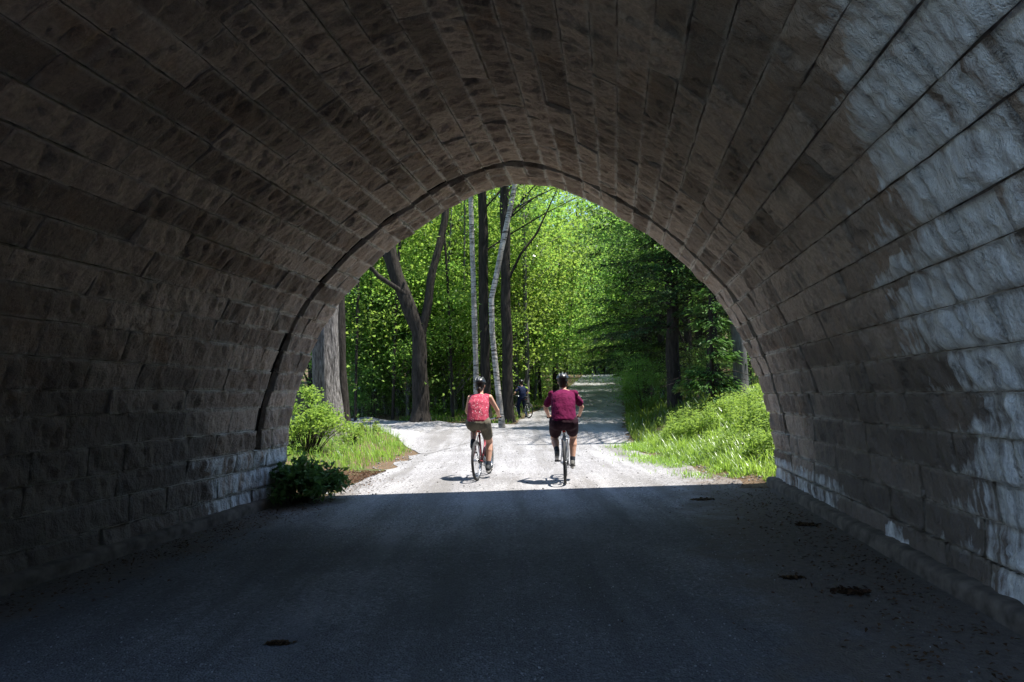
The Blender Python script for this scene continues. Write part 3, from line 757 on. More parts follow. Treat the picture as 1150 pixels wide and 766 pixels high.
# --- the conifers on the right bank
def cpos(px, Y): return (lambda x: (x, Y, gz(x, Y)))(ray(px, 430)[0] * Y)
conifer(cpos(757, 25), 0, 1.0, .3, 'dark conifer with a bare lower trunk on the shaded right bank', spec=(3.0, 3.0, 15, 1.15, .17))
conifer(cpos(728, 36), 1, 1.1, 1.2, 'dark drooping conifer reaching over the right edge of the distant road', spec=(3.6, 2.0, 16, 1.1, .18))
conifer(cpos(790, 31), 2, 1.1, 2.2, 'dark conifer behind the bare conifer trunk on the right bank', spec=(3.2, 1.2, 16, 1.1, .18))
conifer(cpos(838, 24), 1, .95, 4.0, 'dense dark conifer at the right side of the arch opening', spec=(3.6, 2.0, 16, 1.1, .18))
conifer(cpos(712, 50), 2, 1.0, .7, 'far dark conifer beside the crest of the road', spec=(3.2, 1.2, 16, 1.1, .18))
conifer(cpos(870, 29), 0, 1.0, 5.1, 'dark conifer mostly hidden by the right side of the arch', spec=(3.0, 3.0, 15, 1.15, .17))
conifer(cpos(768, 44), 2, 1.25, 3.3, 'tall dark conifer deep in the wood right of the road', spec=(3.2, 1.2, 16, 1.1, .18))
conifer(cpos(800, 18.6), 3, 1.2, .2, 'small light green young pine on the right bank', spec=(1.0, .3, 3.3, 2.2, .15), mat='pine', name='young_pine')
px_tree('leafy_tree', 'stout grey trunk in shade at the right edge of the arch opening', [(832, 432), (830, 400), (826, 340), (822, 250)], 18.5, 16, 'bark3', v=3, topH=15, crown_at=(1.5, 3.5, 12), mat='shade')

# --- the wood behind
GB = 'leafy trees of the wood behind'
rnd = random.Random(5)
spots = []
def try_spot(px, Y):
    x = ray(px, 430)[0] * Y; q = qof(x, Y)
    if -3.9 < q < 3.6: return
    if -19 < x < -2 and 17 < Y < 37 and px < 520: return
    if px < 350 and Y < 60: return
    if any((x - a) ** 2 + (Y - b_) ** 2 < 7 for a, b_ in spots): return
    spots.append((x, Y))
for Y, step in ((36, 44), (41, 34), (48, 24), (57, 22), (68, 20), (80, 18), (95, 16)):
    px = 352 + rnd.uniform(0, step)
    while px < 880:
        try_spot(px + rnd.uniform(-6, 6), Y + rnd.uniform(-2.5, 2.5)); px += step
for Y, xs_ in ((33.5, (402, 446, 508)), (38, (396, 424, 470, 500, 532, 580)), (43, (575, 600)), (62, (630, 598))):
    for px in xs_:
        x = ray(px, 430)[0] * Y
        t_ = broad((x, Y, gz(x, Y)), 'low', rnd.randint(0, 5), rnd.uniform(1.45, 1.95), rnd.uniform(0, 6.28), 'sunlit young leafy tree filling the gaps between the trunks on the left', 'young sunlit leafy trees on the left', 'maple', 'bark3', name='young_tree')
for px in (640, 652, 664, 676, 690, 702, 716, 730):
    x = ray(px, 420)[0] * 108; Y = 108 + rnd.uniform(-5, 5)
    broad((x, Y, gz(x, Y) - .6), 'low', rnd.randint(0, 5), rnd.uniform(1.1, 1.7), rnd.uniform(0, 6.28), 'young leafy tree closing the view at the crest of the road', 'young leafy trees at the crest of the road', 'maple', 'bark2', name='young_tree')
for px in range(640, 740, 9):
    x = ray(px, 420)[0] * 117; Y = 117 + rnd.uniform(-3, 3)
    broad((x, Y, gz(x, Y) - 1.3), 'low', rnd.randint(0, 5), rnd.uniform(.9, 1.3), rnd.uniform(0, 6.28), 'young leafy tree closing the view at the crest of the road', 'young leafy trees at the crest of the road', 'maple', 'bark2', name='young_tree')
for px, Y in ((800, 23.5), (775, 28.5), (745, 33)):
    x = ray(px, 430)[0] * Y
    broad((x, Y, gz(x, Y)), 'near', rnd.randint(0, 7), .95, rnd.uniform(0, 6.28), 'leafy tree among the conifers of the right bank', 'leafy trees among the conifers of the right bank', 'shade', 'bark2')
for px in (655, 668, 676, 688, 697, 708, 720): 
    x = ray(px, 420)[0] * 112; spots.append((x, 112 + rnd.uniform(-6, 10)))
for q_, Y in ((-4.3, 46), (-4.5, 56), (4.3, 58), (-4.4, 70), (4.6, 74), (-4.6, 84), (5, 90), (-1.5, 128), (3, 131), (-6, 127), (8, 128)): spots.append((q_ + TA * (Y - YE), Y))
big = len(spots)
for i, (x, Y) in enumerate(spots):
    q = qof(x, Y)
    right = q > 0
    kind = 'far' if Y > 38 else 'near'
    mat = 'maple' if (rnd.random() < .75 and Y < 105) else 'shade'
    lab = 'leafy green tree of the wood right of the road' if right else 'leafy green tree of the wood left of the road'
    if Y > 105: lab = 'far leafy tree beyond the crest of the road'
    broad((x, Y, gz(x, Y)), kind, i % (4 if kind == 'far' else 8), rnd.uniform(1.6, 1.9) if Y > 105 else rnd.uniform(.85, 1.2), rnd.uniform(0, 6.28), lab, lab.replace('tree', 'trees'), mat, rnd.choice(['bark2', 'bark2', 'bark3']))
# unseen wood added behind the camera to keep light out of the near arch
def shading_wood_part(kind, v, spots_, sc, sink):
    me = crown(kind, v)[0]; nv_ = len(me.vertices); co = np.empty(nv_ * 3, np.float32); me.vertices.foreach_get('co', co); co = co.reshape(-1, 3) * sc
    ti = np.empty(nv_, np.float32); me.attributes['tint'].data.foreach_get('value', ti)
    for (x, y) in spots_:
        a = RNG.uniform(0, 6.28); ca, sa = math.cos(a), math.sin(a)
        VV.append(np.stack([co[:, 0] * ca - co[:, 1] * sa + x, co[:, 0] * sa + co[:, 1] * ca + y, co[:, 2] + gz(x, y) - sink], 1)); TT_.append(ti)
VV, TT_ = [], []
shading_wood_part('far', 1, [(7.4, -2.8), (7.0, -7), (7.4, -12), (12, -6), (11, -12), (9.5, -.5)], 1.3, 0)
shading_wood_part('far', 1, [(4.5, -16), (6, -19)], 1.0, 0)
shading_wood_part('low', 0, [(6.0, -1.4), (6.5, -3.6), (5.9, -6), (6.2, -8.4), (5.8, -11), (4.5, -13.5), (2.4, -14.8), (.2, -15.2), (-2.0, -15.0), (-4.4, -15.4)], 1.0, .8)
shading_wood_part('low', 1, [(8.6, -2.6), (8.4, -7), (7.6, -12), (4.6, -17), (1.2, -17.5), (-1.5, -17.6), (-5, -18)], 1.25, 1.0)
shading_wood_part('far', 2, [(9, -18), (14, -2)], 1.0, 0)
shading_wood_part('low', 3, [(6.4, -2.4), (6.2, -4.8), (6.6, -7.2), (6, -9.8), (5.4, -12.4), (3.4, -14), (1.2, -14.8), (-1, -15.4), (-3.2, -14.9)], 1.0, .8)
shading_wood_part('far', 3, [(7.8, -4.8), (7.6, -9.6), (7, -15), (7.0, -1.6)], 1.3, 0)
VV = np.vstack(VV)
tag(link('shading_wood', np_mesh('shading_wood', VV, np.arange(len(VV)).reshape(-1, 4), dict(tint=np.concatenate(TT_))), M['needle']), 'unseen leafy wood added behind the camera to block light into the arch', 'shading_wood', None, 'stuff')
# understorey on the edge of the wood
GU = 'low leafy understorey shrubs at the edge of the wood'
for i, (px, Y) in enumerate([(400, 31.5), (416, 33), (440, 35), (452, 33), (492, 34), (508, 36), (523, 38), (555, 38), (583, 42), (600, 46), (612, 52), (720, 30), (742, 33), (775, 26), (812, 24), (700, 62), (714, 40), (845, 22)]):
    x = ray(px, 440)[0] * Y
    broad((x, Y, gz(x, Y) - .5), 'low', i % 3, random.uniform(.42, .62), i * 2.0, 'low leafy understorey shrub at the edge of the wood', GU, 'shade', 'bark2', name='understorey_shrub')

# ------------------------------------------------------------------ shrubs, grass, weeds near the arch
def shrub(name, label, c, R, H, nclump, per, leaf, mat, seed, flat=.5, broadw=.62):
    global RNG
    keep = RNG; RNG = np.random.default_rng(seed)
    t = thing(name, label, 'shrub', (c[0], c[1], gz(c[0], c[1])))
    cc, tips = [], []
    mb = MB()
    for k in range(nclump):
        a = RNG.uniform(0, 2 * PI); rr = R * math.sqrt(RNG.random()); h = H * (1 - .55 * (rr / R) ** 2) * RNG.uniform(.35, 1)
        p = Vector((rr * math.cos(a), rr * math.sin(a), h)); cc.append(p)
        mb.tube([(p.x * .25, p.y * .25, -.05), (p.x * .6, p.y * .6, h * .55), p], [.012, .008, .003], 5, False)
    cc = np.array(cc); n = nclump * per; ci = np.repeat(np.arange(nclump), per)
    P = cc[ci] + RNG.normal(0, 1, (n, 3)) * np.array([.13, .13, .09]) * R
    P[:, 2] = np.maximum(P[:, 2], .03)
    me = leaves('foliage', P, rnd_dir(n, .5) - np.array([0, 0, .3]), rnd_dir(n) * .6 + np.array([0, 0, 1]), leaf * RNG.uniform(.6, 1.3, n), leaf * broadw * RNG.uniform(.7, 1.2, n), .2)
    RNG = keep
    mb.build('stem', M['bark2'], t); link('foliage', me, M[mat], t)
    return t
p = hit(328, 566); shrub('shrub', 'dark leafy shrub at the foot of the arch on the left', (p.x + .1, p.y + .1), .62, .62, 46, 46, .12, 'dark_shrub', 1, broadw=.55)
p = hit(352, 516); shrub('shrub', 'bright green leafy shrub between the arch and the thick grey trunk', (p.x - .35, p.y + .7), .85, 1.45, 60, 60, .085, 'shrub', 2)
p = hit(395, 498); shrub('shrub', 'small pale flowering weed clump at the foot of the thick grey trunk', (p.x, p.y), .4, .55, 22, 30, .06, 'shrub', 3)
p = hit(440, 492); shrub('shrub', 'small upright weed at the tip of the grassy corner by the side path', (p.x - .5, p.y - .6), .3, .6, 14, 24, .06, 'shrub', 4)

def grass(name, label, sampler, n, hmin, hmax, wid, mat, bend=.45):
    xy = sampler(n); n = len(xy)
    h = hmin + (hmax - hmin) * RNG.random(n) ** 1.5
    h *= .15 + 1.7 * np.clip(fbm(xy[:, 0] * 1.9, xy[:, 1] * 1.9, 91, 4) - .12, 0, 1)
    a = RNG.uniform(0, 2 * PI, n); bx, by = np.cos(a), np.sin(a); b = bend * h * RNG.uniform(.3, 1.4, n)
    w = wid * RNG.uniform(.6, 1.4, n)
    z = ground(xy[:, 0], xy[:, 1]) - .01
    B = np.stack([xy[:, 0], xy[:, 1], z], 1); S = np.stack([-by, bx, np.zeros(n)], 1) * w[:, None] * .5
    O = np.stack([bx, by, np.zeros(n)], 1)
    m = B + O * (b * .3)[:, None] + np.array([0, 0, 1]) * (h * .6)[:, None]
    tp = B + O * b[:, None] + np.array([0, 0, 1]) * h[:, None]
    V = np.stack([B - S, B + S, m + S * .8, m - S * .8, tp + S * .1, tp - S * .1], 1).reshape(-1, 3)
    i = np.arange(n)[:, None] * 6; Qf = np.concatenate([i + [0, 1, 2, 3], i + [3, 2, 4, 5]], 0)
    return tag(link(name, np_mesh(name, V, Qf, dict(tint=np.repeat(np.clip(fbm(xy[:, 0] * .8, xy[:, 1] * .8, 7, 3) + RNG.normal(0, .22, n), 0, 1), 6))), M[mat]), label, 'grass', None, 'stuff')
def in_left(n):
    x = RNG.uniform(-13, -2.2, n * 3); y = RNG.uniform(11.8, 28, n * 3); q = qof(x, y)
    el = qleft(y) - q
    nearY = np.interp(-x, [2.2, 3.6, 5.8, 10, 19], [17.2, 20.5, 24, 27.5, 31])
    ok = (el > .12 + .5 * fbm(x * 1.2, y * 1.2, 51) - .1) & (y < nearY - .15) & ~((y < 13.6) & (el < 1.6 - .35 * (y - 11.8)))
    return np.stack([x, y], 1)[ok][:n]
grass('grass', 'bright sunlit grass on the corner below the thick grey trunk', in_left, 30000, .08, .34, .015, 'grass', .6)
def in_right(n):
    y = RNG.uniform(10.6, 19, n * 2); q = qright(y) + .25 + RNG.random(n * 2) * 5; x = q + TA * (y - YE)
    e = q - qright(y)
    ok = (e > -.05 + .5 * fbm(x * 1.4, y * 1.4, 52)) & ~((y < 11.3) & (e < .35))
    return np.stack([x, y], 1)[ok][:n]
grass('grass', 'tall bright sunlit grass on the bank at the right end of the arch', in_right, 40000, .06, .40, .014, 'grass', .8)
def in_edge(n):
    y = RNG.uniform(11.2, 18, n); e = RNG.normal(.05, .32, n); q = qright(y) + e
    ok = fbm(q * 1.5, y * 1.5, 57) > .42
    return np.stack([q + TA * (y - YE), y], 1)[ok]
grass('grass', 'thin short yellowish grass creeping onto the right edge of the sunlit gravel', in_edge, 9000, .03, .17, .012, 'grass', .8)
def in_verge_r(n):
    y = RNG.uniform(18, 70, n); q = qright(y) + .1 + RNG.random(n) ** 1.6 * 5; return np.stack([q + TA * (y - YE), y], 1)
grass('grass', 'shaded grass verge along the right edge of the distant road', in_verge_r, 22000, .12, .45, .035, 'grass2')
def in_isl(n):
    x = RNG.uniform(-9, 3, n * 4); y = RNG.uniform(27, 66, n * 4); q = qof(x, y)
    fy = np.interp(-x, [-.6, 2, 5.2, 10, 19], [27.2, 28.4, 30.2, 33, 37])
    ok = (y > fy + .2) & (q < qleft(y) - .15) & (q > qleft(y) - 5.5)
    return np.stack([x, y], 1)[ok][:n]
grass('grass', 'patchy grass island under the birches left of the road', in_isl, 15000, .06, .3, .035, 'grass2')
def in_moss(n):
    x = 1.55 + RNG.normal(0, .26, n); y = 3.55 + RNG.normal(0, .28, n); return np.stack([x, y], 1)
grass('grass', 'sparse low grass on the shaded gravel inside the arch near the right wall', in_moss, 900, .008, .03, .004, 'grass2')
# leafy weeds with broad leaves on the bank
def weeds(label, pts, hmin, hmax, per, leaf, mat):
    C, D, N_ = [], [], []
    for (x, y) in pts:
        h = RNG.uniform(hmin, hmax); z = gz(x, y); lean = RNG.normal(0, .12, 2)
        t = RNG.uniform(.15, 1, per); a = RNG.uniform(0, 2 * PI, per); o_ = leaf * .55
        C.append(np.stack([x + lean[0] * t * h + np.cos(a) * o_, y + lean[1] * t * h + np.sin(a) * o_, z + t * h], 1))
        D.append(np.stack([np.cos(a), np.sin(a), RNG.normal(.1, .3, per)], 1)); N_.append(np.tile([0, 0, 1.0], (per, 1)) + rnd_dir(per) * .3)
    C, D, N_ = np.vstack(C), np.vstack(D), np.vstack(N_); n = len(C)
    return tag(link('weeds', leaves('weeds', C, D, N_, leaf * RNG.uniform(.7, 1.3, n), leaf * .3 * RNG.uniform(.7, 1.3, n), .2), M[mat]), label, 'weeds', None, 'stuff')
wp = in_right(5200); wp = [tuple(p) for p in wp[fbm(wp[:, 0] * .9, wp[:, 1] * .9, 63) > .46 + .2 * RNG.random(len(wp))]]
weeds('leafy green weeds growing through the grass of the right bank', [p for p in wp if qof(*p) - float(qright(p[1])) > .55], .15, .62, 22, .10, 'shrub')
wp = [tuple(p) for p in in_left(260)]
weeds('leafy weeds in the grass around the thick grey trunk', wp, .2, .5, 18, .085, 'shrub')
def flat_leaves(name, label, sampler, n, size, mat):
    xy = sampler(n); n = len(xy)
    C = np.stack([xy[:, 0], xy[:, 1], ground(xy[:, 0], xy[:, 1]) + .026 + RNG.random(n) * .012], 1)
    return tag(link(name, leaves(name, C, rnd_dir(n, .12), rnd_dir(n) * .35 + np.array([0, 0, 1]), size * RNG.uniform(.5, 1.3, n), size * .6 * RNG.uniform(.6, 1.2, n), .15), M[mat]), label, 'leaf litter', None, 'stuff')
def lit_walls(n):
    y = RNG.uniform(3, 12.6, n); sd = RNG.random(n) < .5
    off = np.abs(RNG.normal(0, .25, n)) + .5 * RNG.random(n) ** 4; q = np.where(sd, 3.5 - off * 1.5, -3.5 + off * 1.2); return np.stack([q + .25 + TA * (y - YE), y], 1)
flat_leaves('leaf_litter', 'brown dead leaves gathered along the foot of the arch walls', lit_walls, 3000, .038, 'litter')
def lit_left(n):
    y = RNG.uniform(10.8, 13.8, n); q = -3.1 - np.abs(RNG.normal(0, .55, n)); return np.stack([q + TA * (y - YE), y], 1)
flat_leaves('leaf_litter', 'brown dead leaves on bare soil beside the dark shrub', lit_left, 2200, .05, 'litter')
def lit_wood(n):
    x = RNG.uniform(-14, 14, n * 2); y = RNG.uniform(17, 50, n * 2); q = qof(x, y); ok = (q > qright(y) + .6) | ((q < qleft(y) - .6) & (y > 32))
    return np.stack([x, y], 1)[ok][:n]
flat_leaves('leaf_litter', 'dead leaves covering the shaded floor of the wood', lit_wood, 9000, .09, 'litter')
# clumps of dirt and leaves lying on the road in the arch
CL = [('dark clump of wet leaves on the gravel near the right wall', 955, 669, .10), ('flat dark clump of leaves on the gravel between the road and the right footing', 905, 592, .09),
      ('small dark clod on the gravel short of the wet leaf clump', 890, 655, .05), ('thin dark twig and leaf scrap on the gravel at lower left', 312, 728, .04), ('dark clod at the edge of sun and shade by the right end of the arch', 790, 563, .10)]
for lab, px, py, R in CL:
    p = hit(px, py); n = 90
    t = thing('leaf_clump', lab, 'leaf clump', (p.x, p.y, p.z + .012))
    mb = MB()
    for k in range(12):
        a = RNG.uniform(0, 2 * PI); r = R * RNG.random() ** .6; s_ = R * RNG.uniform(.12, .3)
        mb.ell((r * math.cos(a) * 1.4, r * math.sin(a) * .7, s_ * .15), (s_, s_, s_ * .35), None, 8, 5)
    mb.ell((0, 0, .004), (R * 1.1, R * .6, .012), None, 16, 6); mb.blob('dirt', M['litter'], t, .012, 1)
    me = leaves('leaves', np.stack([RNG.normal(0, R * .7, n), RNG.normal(0, R * .4, n), RNG.uniform(.005, R * .2, n)], 1), rnd_dir(n, .3), rnd_dir(n) * .5 + np.array([0, 0, 1]), .05 * RNG.uniform(.6, 1.3, n), .03, .2)
    link('leaves', me, M['litter'], t)

# ------------------------------------------------------------------ bicycles and people
WR = .345
def bicycle(label, loc, rz, paint, theta, steer=0, lean=0):
    """origin at the rear tyre's contact point, heading along local +Y"""
    b = thing('bicycle', label, 'bicycle', loc, rz); b.rotation_euler = (0, lean, rz)
    BB, ST, HT, HB = Vector((0, .43, .29)), Vector((0, .265, .80)), Vector((0, .84, .90)), Vector((0, .89, .74))
    RA, FA = Vector((0, 0, WR)), Vector((0, 1.06, WR))
    m = MB(); m.tube([BB, ST], .017, 10); m.tube([BB, HB], .019, 10); m.tube([ST, HT], .016, 10); m.tube([HT + Vector((0, -.01, .03)), HB + Vector((0, .012, -.03))], .021, 10)
    for s in (-1, 1):
        m.tube([BB + Vector((s * .03, 0, 0)), RA + Vector((s * .062, 0, 0))], .010, 8); m.tube([ST + Vector((s * .018, 0, -.03)), RA + Vector((s * .062, 0, .01))], .008, 8)
    m.tube([BB + Vector((-.045, 0, 0)), BB + Vector((.045, 0, 0))], .026, 12); m.build('frame', paint, b)
    m = MB()
    for s in (-1, 1): m.tube([HB + Vector((s * .05, .02, -.07)), FA + Vector((s * .055, 0, 0))], [.015, .011], 8)
    m.tube([HB + Vector((-.055, .02, -.07)), HB + Vector((.055, .02, -.07))], .017, 8); m.tube([HB + Vector((0, .015, -.06)), HB], .015, 8); m.build('fork', paint, b)
    for c in (RA, FA):
        w = MB(); w.tube([c + Vector((-.05, 0, 0)), c + Vector((.05, 0, 0))], .02, 10)
        for k in range(20):
            a = 2 * PI * k / 20; sd = .028 if k % 2 else -.028
            w.tube([c + Vector((sd, .018 * math.cos(a + .5), .018 * math.sin(a + .5))), c + Vector((0, .305 * math.cos(a), .305 * math.sin(a)))], .0014, 4, False)
        wo = w.build('wheel', M['alloy'], b)
        MB().torus(c, .326, .0235, 'x', 48, 10, 1.0).build('tyre', M['rubber'], wo)
        MB().torus(c, .302, .011, 'x', 48, 8, 1.2).build('rim', M['alloy'], wo)
    m = MB(); m.tube([ST, ST + Vector((0, -.03, .12))], .0135, 10); m.build('seat_post', M['alloy'], b)
    m = MB(); m.ell((0, .16, .945), (.085, .11, .035)); m.ell((0, .33, .945), (.026, .13, .026)); m.ell((0, .24, .94), (.05, .12, .03)); m.blob('saddle', M['saddle'], b, .008)
    m = MB(); m.tube([HT, HT + Vector((0, -.01, .09)), HT + Vector((0, .07, .12))], .014, 8)
    bar = [Vector((-.30, .84, 1.06)), Vector((-.16, .88, 1.045)), Vector((-.06, .91, 1.02)), Vector((.06, .91, 1.02)), Vector((.16, .88, 1.045)), Vector((.30, .84, 1.06))]
    m.tube(bar, .0125, 10); h = m.build('handlebar', M['alloy'], b)
    for s in (-1, 1):
        MB().tube([(s * .30, .838, 1.061), (s * .185, .872, 1.05)], .0175, 10).build('grip', M['grip'], h)
        MB().tube([(s * .20, .90, 1.045), (s * .27, .915, 1.03)], .006, 6).build('brake_lever', M['alloy'], h)
    m = MB(); m.torus(BB + Vector((.05, 0, 0)), .085, .006, 'x', 32, 6)
    for k in range(5): a = 2 * PI * k / 5; m.tube([BB + Vector((.05, 0, 0)), BB + Vector((.05, .083 * math.cos(a), .083 * math.sin(a)))], .006, 5)
    P = []
    for s in (-1, 1):
        d = Vector((0, math.cos(theta), math.sin(theta))) * .17 * (1 if s > 0 else -1)
        m.tube([BB + Vector((s * .055, 0, 0)), BB + Vector((s * .075, 0, 0)) + d], [.013, .010], 8); P.append(BB + Vector((s * .125, 0, 0)) + d)
    c = m.build('crank', M['alloy'], b)
    for p in P: MB().box(p, (.09, .085, .022)).build('pedal', M['rubber'], c)
    m = MB()
    for dz in (-.083, .083): m.tube([BB + Vector((.05, 0, dz)), RA + Vector((.05, 0, dz * .45))], .004, 5)
    m.torus(RA + Vector((.05, 0, 0)), .045, .012, 'x', 24, 6); m.build('chain', M['rubber'], b)
    m = MB(); m.box(ST + Vector((0, -.045, .04)), (.055, .012, .035)); m.build('reflector', M['reflector'], b)
    return b, P
def ik(hip, ank, l1, l2, pole):
    hip, ank = Vector(hip), Vector(ank); d = ank - hip; L = min(d.length, l1 + l2 - .004); u = d.normalized()
    a = (l1 * l1 - l2 * l2 + L * L) / (2 * L); h = math.sqrt(max(l1 * l1 - a * a, 0))
    p = Vector(pole); p = (p - u * p.dot(u)).normalized()
    return hip + u * a + p * h
def person(label, loc, rz, ankles, toes, hipc, shc, headc, hands, top, bottoms, shoe, helmet, hair, sex, build=1.0, elbow=.6, sleeves=True, lean=0, helm_stripe=None, long_legs=False, knee_out=.12):
    t = thing('person', label, 'person', loc, rz); t.rotation_euler = (0, lean, rz)
    hipc, shc, headc = Vector(hipc), Vector(shc), Vector(headc); k = build
    sw = .170 * k if sex == 'm' else .158 * k
    hw = .10 * k
    B = MB(); S = MB(); H = MB()
    up = (shc - hipc).normalized(); fw = Vector((0, 1, 0)); fwd = (fw - up * fw.dot(up)).normalized()
    rotm = Matrix((Vector((1, 0, 0)), fwd, up)).transposed()
    # torso
    back = -fwd
    def spine(f, o=0): return hipc.lerp(shc, f) + back * (.05 * math.sin(PI * max(0, min(1, f)))) + up * o
    B.loft([(spine(-.18), .145 * k, .11 * k), (spine(0), .160 * k, .12 * k), (spine(.3), .135 * k, .10 * k), (spine(.6), .15 * k, .105 * k), (spine(.85), .155 * k, .10 * k), (spine(.98), .12 * k, .075 * k)])
    B.cone(shc + Vector((-sw * .8, 0, -.025)), shc + Vector((sw * .8, 0, -.025)), .047, .047)
    B.cone(shc + up * .0, headc - Vector((0, .015, .07)), .062, .055)
    # head with a face
    B.ell(headc, (.077, .098, .118)); B.ell(headc + Vector((0, .03, -.06)), (.058, .068, .06)); B.cone(headc + Vector((0, .095, .005)), headc + Vector((0, .118, -.025)), .011, .016)
    for s in (-1, 1): B.ell(headc + Vector((s * .079, -.005, -.012)), (.012, .022, .033)); B.ell(headc + Vector((s * .033, .09, .022)), (.022, .012, .008))
    B.ell(headc + Vector((0, .092, -.058)), (.024, .012, .010))
    knees = []
    for i, s in enumerate((-1, 1)):
        hip = hipc + Vector((s * hw, .02, -.04)); an = Vector(ankles[i]); kn = ik(hip, an, .445, .43, (s * knee_out, 1, .3)); knees.append(kn)
        B.cone(hip, kn, .088 * k, .058 * k); B.cone(kn, kn.lerp(an, .35), .056, .058 * k); B.cone(kn.lerp(an, .35), an, .055 * k, .036)
        B.cone(an, an + (Vector(toes[i]) - an) * .7 + Vector((0, 0, -.02)), .036, .032)
        sh = shc + Vector((s * sw, 0, -.015)); hd = Vector(hands[i]); wr = hd + Vector((s * .012, -.055, .018))
        el = ik(sh, wr, .30, .26, (s * elbow, -.35, -.55))
        B.cone(sh, el, (.041 if sleeves else .047) * k, .036); B.cone(el, el.lerp(wr, .3), .039, .038); B.cone(el.lerp(wr, .3), wr, .037, .026)
        # hand: palm, four fingers curled over the grip, thumb under it
        B.ell(wr.lerp(hd, .75) + Vector((0, 0, .012)), (.038, .042, .017))
        for f in range(4):
            fx = hd + Vector((s * (-.030 + .020 * f), .0, .016)); Lf = (.9, 1.05, 1.0, .8)[f]
            a1 = fx + Vector((0, .026 * Lf, .0)); a2 = a1 + Vector((0, .012, -.022 * Lf)); a3 = a2 + Vector((0, -.014, -.016 * Lf))
            B.cone(fx, a1, .0088, .0085, 8); B.cone(a1, a2, .0085, .008, 8); B.cone(a2, a3, .008, .007, 8)
        th = wr.lerp(hd, .55) + Vector((-s * .036, 0, 0)); B.cone(th, th + Vector((-s * .012, .022, -.02)), .011, .009, 8); B.cone(th + Vector((-s * .012, .022, -.02)), th + Vector((-s * .002, .035, -.034)), .009, .0075, 8)
        # clothes
        if sleeves: S.cone(sh + Vector((-s * .04, 0, -.012)), sh.lerp(el, .66), .062 * k, .059 * k); S.ell(sh + Vector((-s * .012, 0, -.004)), (.072, .066, .064))
        else: S.cone(sh + Vector((-s * .070, 0, .008)), sh + Vector((-s * .022, 0, -.002)), .064, .058)
        frac = .96 if long_legs else .62
        H.cone(hip + Vector((0, 0, .01)), hip.lerp(kn, frac), .108 * k, (.088 if not long_legs else .07) * k)
        if long_legs: H.cone(kn, kn.lerp(an, .92), .07, .055)
    wst = .168 if sex == 'f' else .172
    S.loft([(spine(-.05), .178 * k, .140 * k), (spine(.12), .176 * k, .136 * k), (spine(.38), wst * k, .128 * k), (spine(.60), .174 * k, .130 * k), (spine(.78), (.170 if sleeves else .158) * k, .120 * k), (spine(.90), (.160 if sleeves else .156) * k, .100 * k), (spine(.985), .105 * k, .075 * k)])
    if sleeves: S.loft([(shc + Vector((-sw * 1.02, 0, -.035)), .068, .060), (shc + Vector((-sw * .6, 0, -.028)), .075, .062), (shc + Vector((0, 0, -.012)), .08, .066), (shc + Vector((sw * .6, 0, -.028)), .075, .062), (shc + Vector((sw * 1.02, 0, -.035)), .068, .060)])
    H.ell(hipc + Vector((0, 0, -.035)), (.188 * k, .150 * k, .125)); H.cone(hipc + Vector((-.09 * k, .0, -.04)), hipc + Vector((.09 * k, .0, -.04)), .118 * k, .118 * k)
    B.blob('body', M['skin'], t, .0065, 5)
    S.blob('shirt', top, t, .010, 10); o = H.blob('trousers' if long_legs else 'shorts', bottoms, t, .010, 5)
    for i, s in enumerate((-1, 1)):
        an, to = Vector(ankles[i]), Vector(toes[i]); d = to - an; d2 = Vector((d.x, d.y, d.z)); 
        heel = an + Vector((0, 0, -.075)) - Vector((d.x, d.y, 0)).normalized() * .045; kn = knees[i]
        sh = MB(); sh.cone(heel + Vector((0, 0, .02)), to, .042, .036); sh.cone(an, heel + Vector((0, 0, .03)), .045, .042); sh.cone(an + Vector((0, 0, -.03)), to.lerp(an, .45), .044, .038); so = sh.blob('shoe', shoe, t, .008, 3)
        sl = MB(); a_, b_ = heel + Vector((0, 0, -.022)), to + Vector((0, 0, -.034)); dirv = (b_ - a_).normalized()
        sl.cone(a_ + dirv * -.01, b_ + dirv * .015, .030, .034); sl.blob('sole', M['sole'], so, .008, 2)
        if not long_legs: MB().cone(an + (kn - an).normalized() * -.02, an.lerp(kn, .16), .042, .046).build('sock', M['sock'], t)
        MB().ell(headc + Vector((s * .033, .091, .012)), (.013, .010, .009)).build('eye', M['eye'], t)
    # hair: cap of hair down to the nape
    hm = MB(); hm.ell(headc + Vector((0, -.018, .014)), (.086, .098, .115)); hm.ell(headc + Vector((0, -.055, -.05)), (.066, .052, .075))
    if sex == 'f': hm.ell(headc + Vector((0, -.115, -.075)), (.042, .04, .05)); hm.cone(headc + Vector((0, -.12, -.09)), headc + Vector((0, -.10, -.15)), .035, .018)
    hm.blob('hair', M['hair'], t, .009, 3)
    if helmet:
        hc = headc + Vector((0, -.012, .052)); hx = MB()
        n1, n2 = 28, 12; vs, fs = [], []
        for j in range(n2 + 1):
            ph = (PI * .53) * j / n2
            for i in range(n1):
                a = 2 * PI * i / n1; r = (.108, .138, .092); vs.append(hc + Vector((r[0] * math.sin(ph) * math.cos(a), r[1] * math.sin(ph) * math.sin(a), r[2] * math.cos(ph) + (.02 * math.sin(a) if False else 0))))
        for j in range(n2):
            for i in range(n1): fs.append((j * n1 + i, (j + 1) * n1 + i, (j + 1) * n1 + (i + 1) % n1, j * n1 + (i + 1) % n1))
        hx.add(vs, fs, True); hel = hx.build('helmet', M['helmet'], t); so = hel.modifiers.new('t', 'SOLIDIFY'); so.thickness = .018
        rb = MB()
